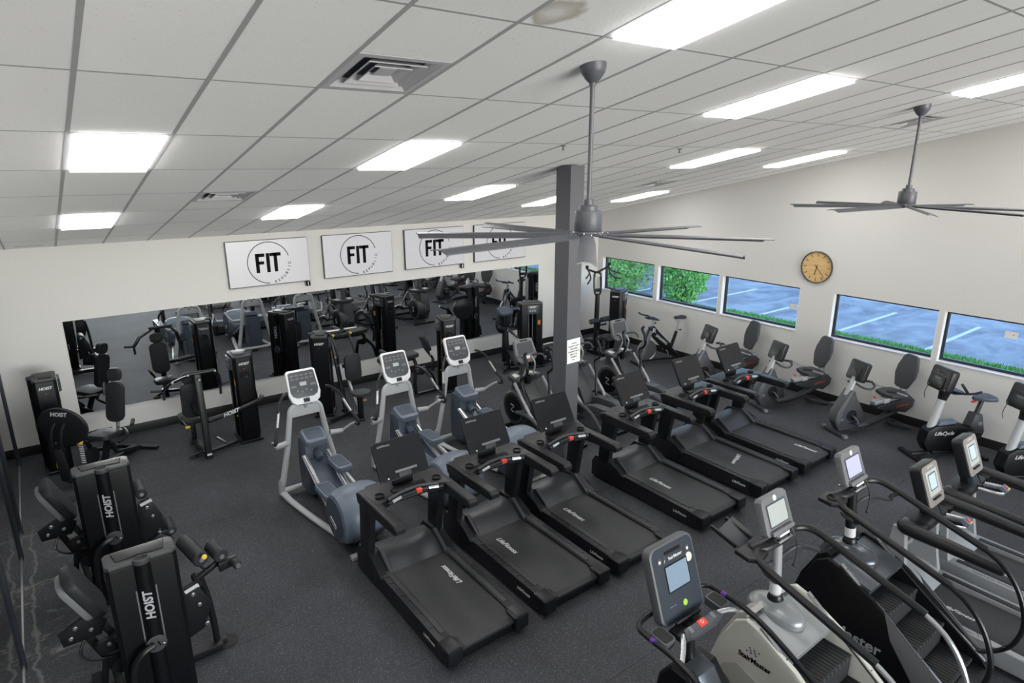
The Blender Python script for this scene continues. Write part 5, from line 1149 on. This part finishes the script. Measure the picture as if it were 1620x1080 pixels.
beam(t, [(7.82, 10.52, .05), (8.2, 10.74, .20)], .06, .05, 'floor_leg'); foot(t, (7.82, 10.52, 0)); beam(t, [(7.98, 10.64, .05), (8.34, 10.50, .05)], .07, .06, 'floor_beam'); beam(t, [(8.12, 10.95, .05), (8.4, 10.6, .05)], .07, .06, 'floor_beam')
G().prism([(8.72, .06), (9.05, .10), (9.02, .34), (8.86, .48), (8.72, .40)], 'y', 10.30, 10.42, .02).done('seat_linkage', m_metal, t)
G().tube([(8.74, 10.32, .54), (8.92, 10.24, .57), (9.05, 10.26, .52)], .02, 8, 3).done('seat_handle', m_steel, t)
q = G().bolts([(8.82, 10.295, .40), (8.92, 10.295, .16), (8.8, 10.295, .26), (7.93, 10.56, .94)], (0, -1, 0), .018, .012); stuff(q.done('pivot_bolts', m_steel, t))
# lat pulldown in the corner
t = thing('lat_pulldown', 'black lat pulldown with wide overhead arms in the corner right of the column', 'weight machine', (0, 0, 0), 0, 'selectorised weight machines')
hoist(t, rotz(rad(26), (10.98, 10.22, 0)), .50, 1.50, False)
beam(t, [(10.38, 10.34, .05), (10.40, 10.34, 1.48)], .08, .08, 'main_post'); beam(t, [(10.52, 10.44, .05), (10.52, 10.44, 1.44)], .06, .06, 'rear_post', m_silver)
for x in (10.33, 10.53): G().tube([(10.42, 10.36, 1.44), (x, 10.37, 1.52), (x, 10.40, 1.92), (10.43, 10.42, 1.98)], .024, 8, 3).done('yoke_tube', m_metal, t)
G().bar((10.34, 10.38, 1.56), (10.52, 10.38, 1.56), .06, .07, .01).done('yoke_block', m_metal, t)
G().box((10.43, 10.395, 1.90), (.14, .04, .05), .01).done('yoke_cap', m_lgrey, t)
for s in (-1, 1):
    G().tube([(10.43, 10.42, 1.97), (10.43+s*.28, 10.40, 2.06), (10.43+s*.36, 10.38, 2.10)], .024, 8, 3).done('pull_arm', m_metal, t)
    G().tube([(10.43+s*.34, 10.38, 2.09), (10.43+s*.36, 10.30, 2.0), (10.43+s*.56, 10.20, 1.92)], .018, 8, 3).done('hand_grip', m_vinyl, t)
    G().tube([(10.43+s*.34, 10.38, 2.09), (10.43+s*.33, 10.28, 1.90), (10.43+s*.54, 10.16, 1.80)], .018, 8, 3).done('low_grip', m_vinyl, t)
    G().box((10.43+s*.36, 10.38, 2.14), (.06, .05, .07), .01).done('arm_stop', m_metal, t)
roller(t, (10.24, 10.26, .86), (1, 0, 0), .26, .06); roller(t, (10.60, 10.26, .86), (1, 0, 0), .26, .06); beam(t, [(10.42, 10.30, .60), (10.42, 10.26, .86)], .06, .05, 'roller_post')
pad(t, frame((10.42, 9.98, .50), (1, 0, 0), (0, 1, 0)), .34, .36, .08, .09, name='seat_pad'); beam(t, [(10.42, 9.98, .05), (10.42, 9.98, .46)], .08, .08, 'seat_post')
beam(t, [(10.42, 9.92, .05), (10.40, 10.60, .05)], .09, .07, 'floor_beam'); G().bar((10.1, 9.92, .03), (10.74, 9.92, .03), .07, .05, .012).done('front_foot', m_mgrey, t); G().tube([(10.44, 10.36, .70), (10.74, 10.36, .70)], .025, 8).done('tie_tube', m_metal, t)
G().prism([(10.14, .16), (10.66, .16), (10.60, .40), (10.2, .40)], 'y', 10.34, 10.52, .02).done('linkage_box', m_metal, t)
# two machines at the lower left, seen from behind their towers
def leg_machine(lab, loc, curl):
    t = thing('leg_curl' if curl else 'leg_extension', lab, 'weight machine', loc, 0, 'selectorised weight machines')
    hoist(t, rotz(pi, (0, .06, 0)) @ MX.Diagonal((1, .78, 1, 1)), .49, 1.47, False)
    # tube looping from the rear emblem down to the floor
    G().tube([(-.02, -.11, .76), (-.10, -.13, .74), (-.17, -.13, .64), (-.20, -.13, .40), (-.22, -.12, .06)], .026, 10, 4).done('guard_tube', m_metal, t)
    # user side behind the tower: seat axis along x
    pad(t, frame((-.40, .52, 1.05), (0, -1, 0), (-.42, 0, .9)), .36, .48, .09, .10, name='back_pad')
    G().plate(.31, .42, .06, .09, frame((-.435, .52, 1.035), (0, -1, 0), (-.42, 0, .9)), .02).done('pad_shell', m_shell, t)
    pad(t, frame((-.08, .52, .62), (1, 0, .12), (0, 1, 0)), .42, .38, .08, .09, name='seat_pad')
    G().prism([(-.62, .80), (-.38, .92), (-.28, .80), (-.34, .68), (-.60, .68)], 'y', .40, .44, .006).done('linkage_plate', m_metal, t)
    beam(t, [(-.36, .46, .96), (-.32, .46, .74), (-.20, .46, .50), (-.25, .46, .22)], .05, .06, 'seat_link'); beam(t, [(-.48, .50, .78), (-.34, .50, .40), (-.40, .50, .05)], .05, .06, 'seat_link')
    G().prism([(-.40, .60), (-.22, .66), (-.12, .50), (-.18, .30), (-.34, .34)], 'y', .38, .43, .006).done('linkage_plate', m_metal, t)
    G().lathe([(.06, 0), (.065, .01), (.065, .05), (.05, .06)], (-.26, .37, .34), (0, 1, 0), 18).done('cam_hub', m_black, t)
    G().tube([(-.34, .40, .48), (-.20, .36, .50), (.0, .34, .54)], .018, 8, 2).done('seat_handle', m_metal, t); G().tube([(-.46, .38, .70), (-.50, .36, .60), (-.44, .34, .52), (-.30, .36, .46)], .012, 6, 3).done('cable_loop', m_metal, t)
    q = G().bolts([(-.30, .378, .58), (-.22, .378, .40), (-.40, .398, .76), (-.54, .398, .74), (-.34, .398, .86), (-.50, .398, .82)], (0, -1, 0), .020, .014); stuff(q.done('pivot_bolts', m_steel, t))
    beam(t, [(-.42, .50, .05), (.55, .50, .05)], .10, .07, 'floor_beam'); G().bar((-.44, .22, .03), (-.44, .80, .03), .08, .05, .012).done('rear_foot', m_metal, t)
    G().tube([(-.30, .44, .30), (-.28, .30, .2), (-.26, .2, .05)], .028, 8, 3).done('brace_tube', m_metal, t); beam(t, [(-.05, .52, .08), (-.08, .52, .58)], .08, .08, 'seat_post')
    beam(t, [(0, .30, .08), (0, .52, .08)], .2, .06, 'tower_tie')
    G().prism([(.26, .30), (.42, .36), (.50, .58), (.40, .84), (.28, .80)], 'y', .40, .46, .01).done('cam_plate', m_metal, t)
    G().plate(.12, .05, .003, .006, frame((.36, .398, .80), (1, 0, .3), (-.2, -.3, 1))).done('cam_sticker', m_print, t)
    if curl:
        G().tube([(.50, .55, .05), (.52, .55, .10), (.50, .55, .5), (.46, .55, .78)], .030, 10, 3).done('front_post', m_metal, t)
        G().lathe([(.10, 0), (.10, .012), (.05, .03), (0, .03)], (.60, .55, 0), (0, 0, 1), 20).done('floor_foot', m_foot, t); beam(t, [(.46, .55, .05), (.60, .55, .05)], .09, .06, 'foot_bracket')
        beam(t, [(.40, .50, .80), (.66, .52, .92)], .045, .045, 'roller_arm'); G().cyl((.42, .42, .80), (.42, .58, .80), .035, seg=14).done('arm_hub', m_metal, t)
        roller(t, (.445, .69, 1.0), (-.17, 1, 0), .42, .070); roller(t, (.62, .56, .99), (-.17, 1, 0), .24, .064); G().tube([(.50, .55, .86), (.46, .50, .96), (.50, .52, 1.04)], .014, 8, 3).done('scale_arc', m_steel, t)
        knob(t, (.50, .47, 1.02), (.50, .43, 1.05)); roller(t, (.74, .40, .90), (-.17, 1, 0), .10, .04); beam(t, [(.60, .42, .90), (.76, .46, .90)], .03, .09, 'arm_bracket')
    else:
        beam(t, [(.40, .44, .72), (.50, .44, .40), (.40, .44, .22)], .06, .07, 'lever_arm'); roller(t, (.56, .56, .36), (0, 1, 0), .30, .055); roller(t, (.34, .66, .86), (0, 1, 0), .3, .06)
        G().prism([(.30, .16), (.52, .12), (.56, .30), (.44, .40), (.32, .34)], 'y', .36, .42, .01).done('linkage_plate', m_metal, t); foot(t, (.52, .5, 0))
    q = G().bolts([(.40, .398, .62), (.44, .398, .40), (.36, .398, .74)], (0, -1, 0), .022, .014); stuff(q.done('cam_bolts', m_steel, t))
    return t
leg_machine('black leg extension seen from behind its tower, farther of two at lower left', (.20, 7.04, 0), False)
leg_machine('black leg curl with raised roller pads, nearest of two at lower left', (.285, 5.13, 0), True)
o = tag(G().prism([(.16*cos(a), .13*sin(a)) for a in [2*pi*k/28 for k in range(28)]], 'z', .03, .045, .005, MX.Translation((-.22, 9.72, 0))).lathe([(.06, 0), (.06, .03)], (-.22, 9.72, 0), (0, 0, 1), 18).done('foot_disc', m_foot), 'small round black foot disc lying on the floor below the leg press', 'disc')
# outlet cords
tag(G().tube([(XR-.012, 3.02, .44), (XR-.05, 3.04, .40), (XR-.08, 3.08, .25), (XR-.12, 3.12, .10), (XR-.20, 3.15, .012)], .007, 6, 4).box((XR-.022, 3.02, .44), (.03, .03, .035), .005).done('power_cord', m_metal), 'black power cord plugged into the outlet by the upright bikes', 'cord')
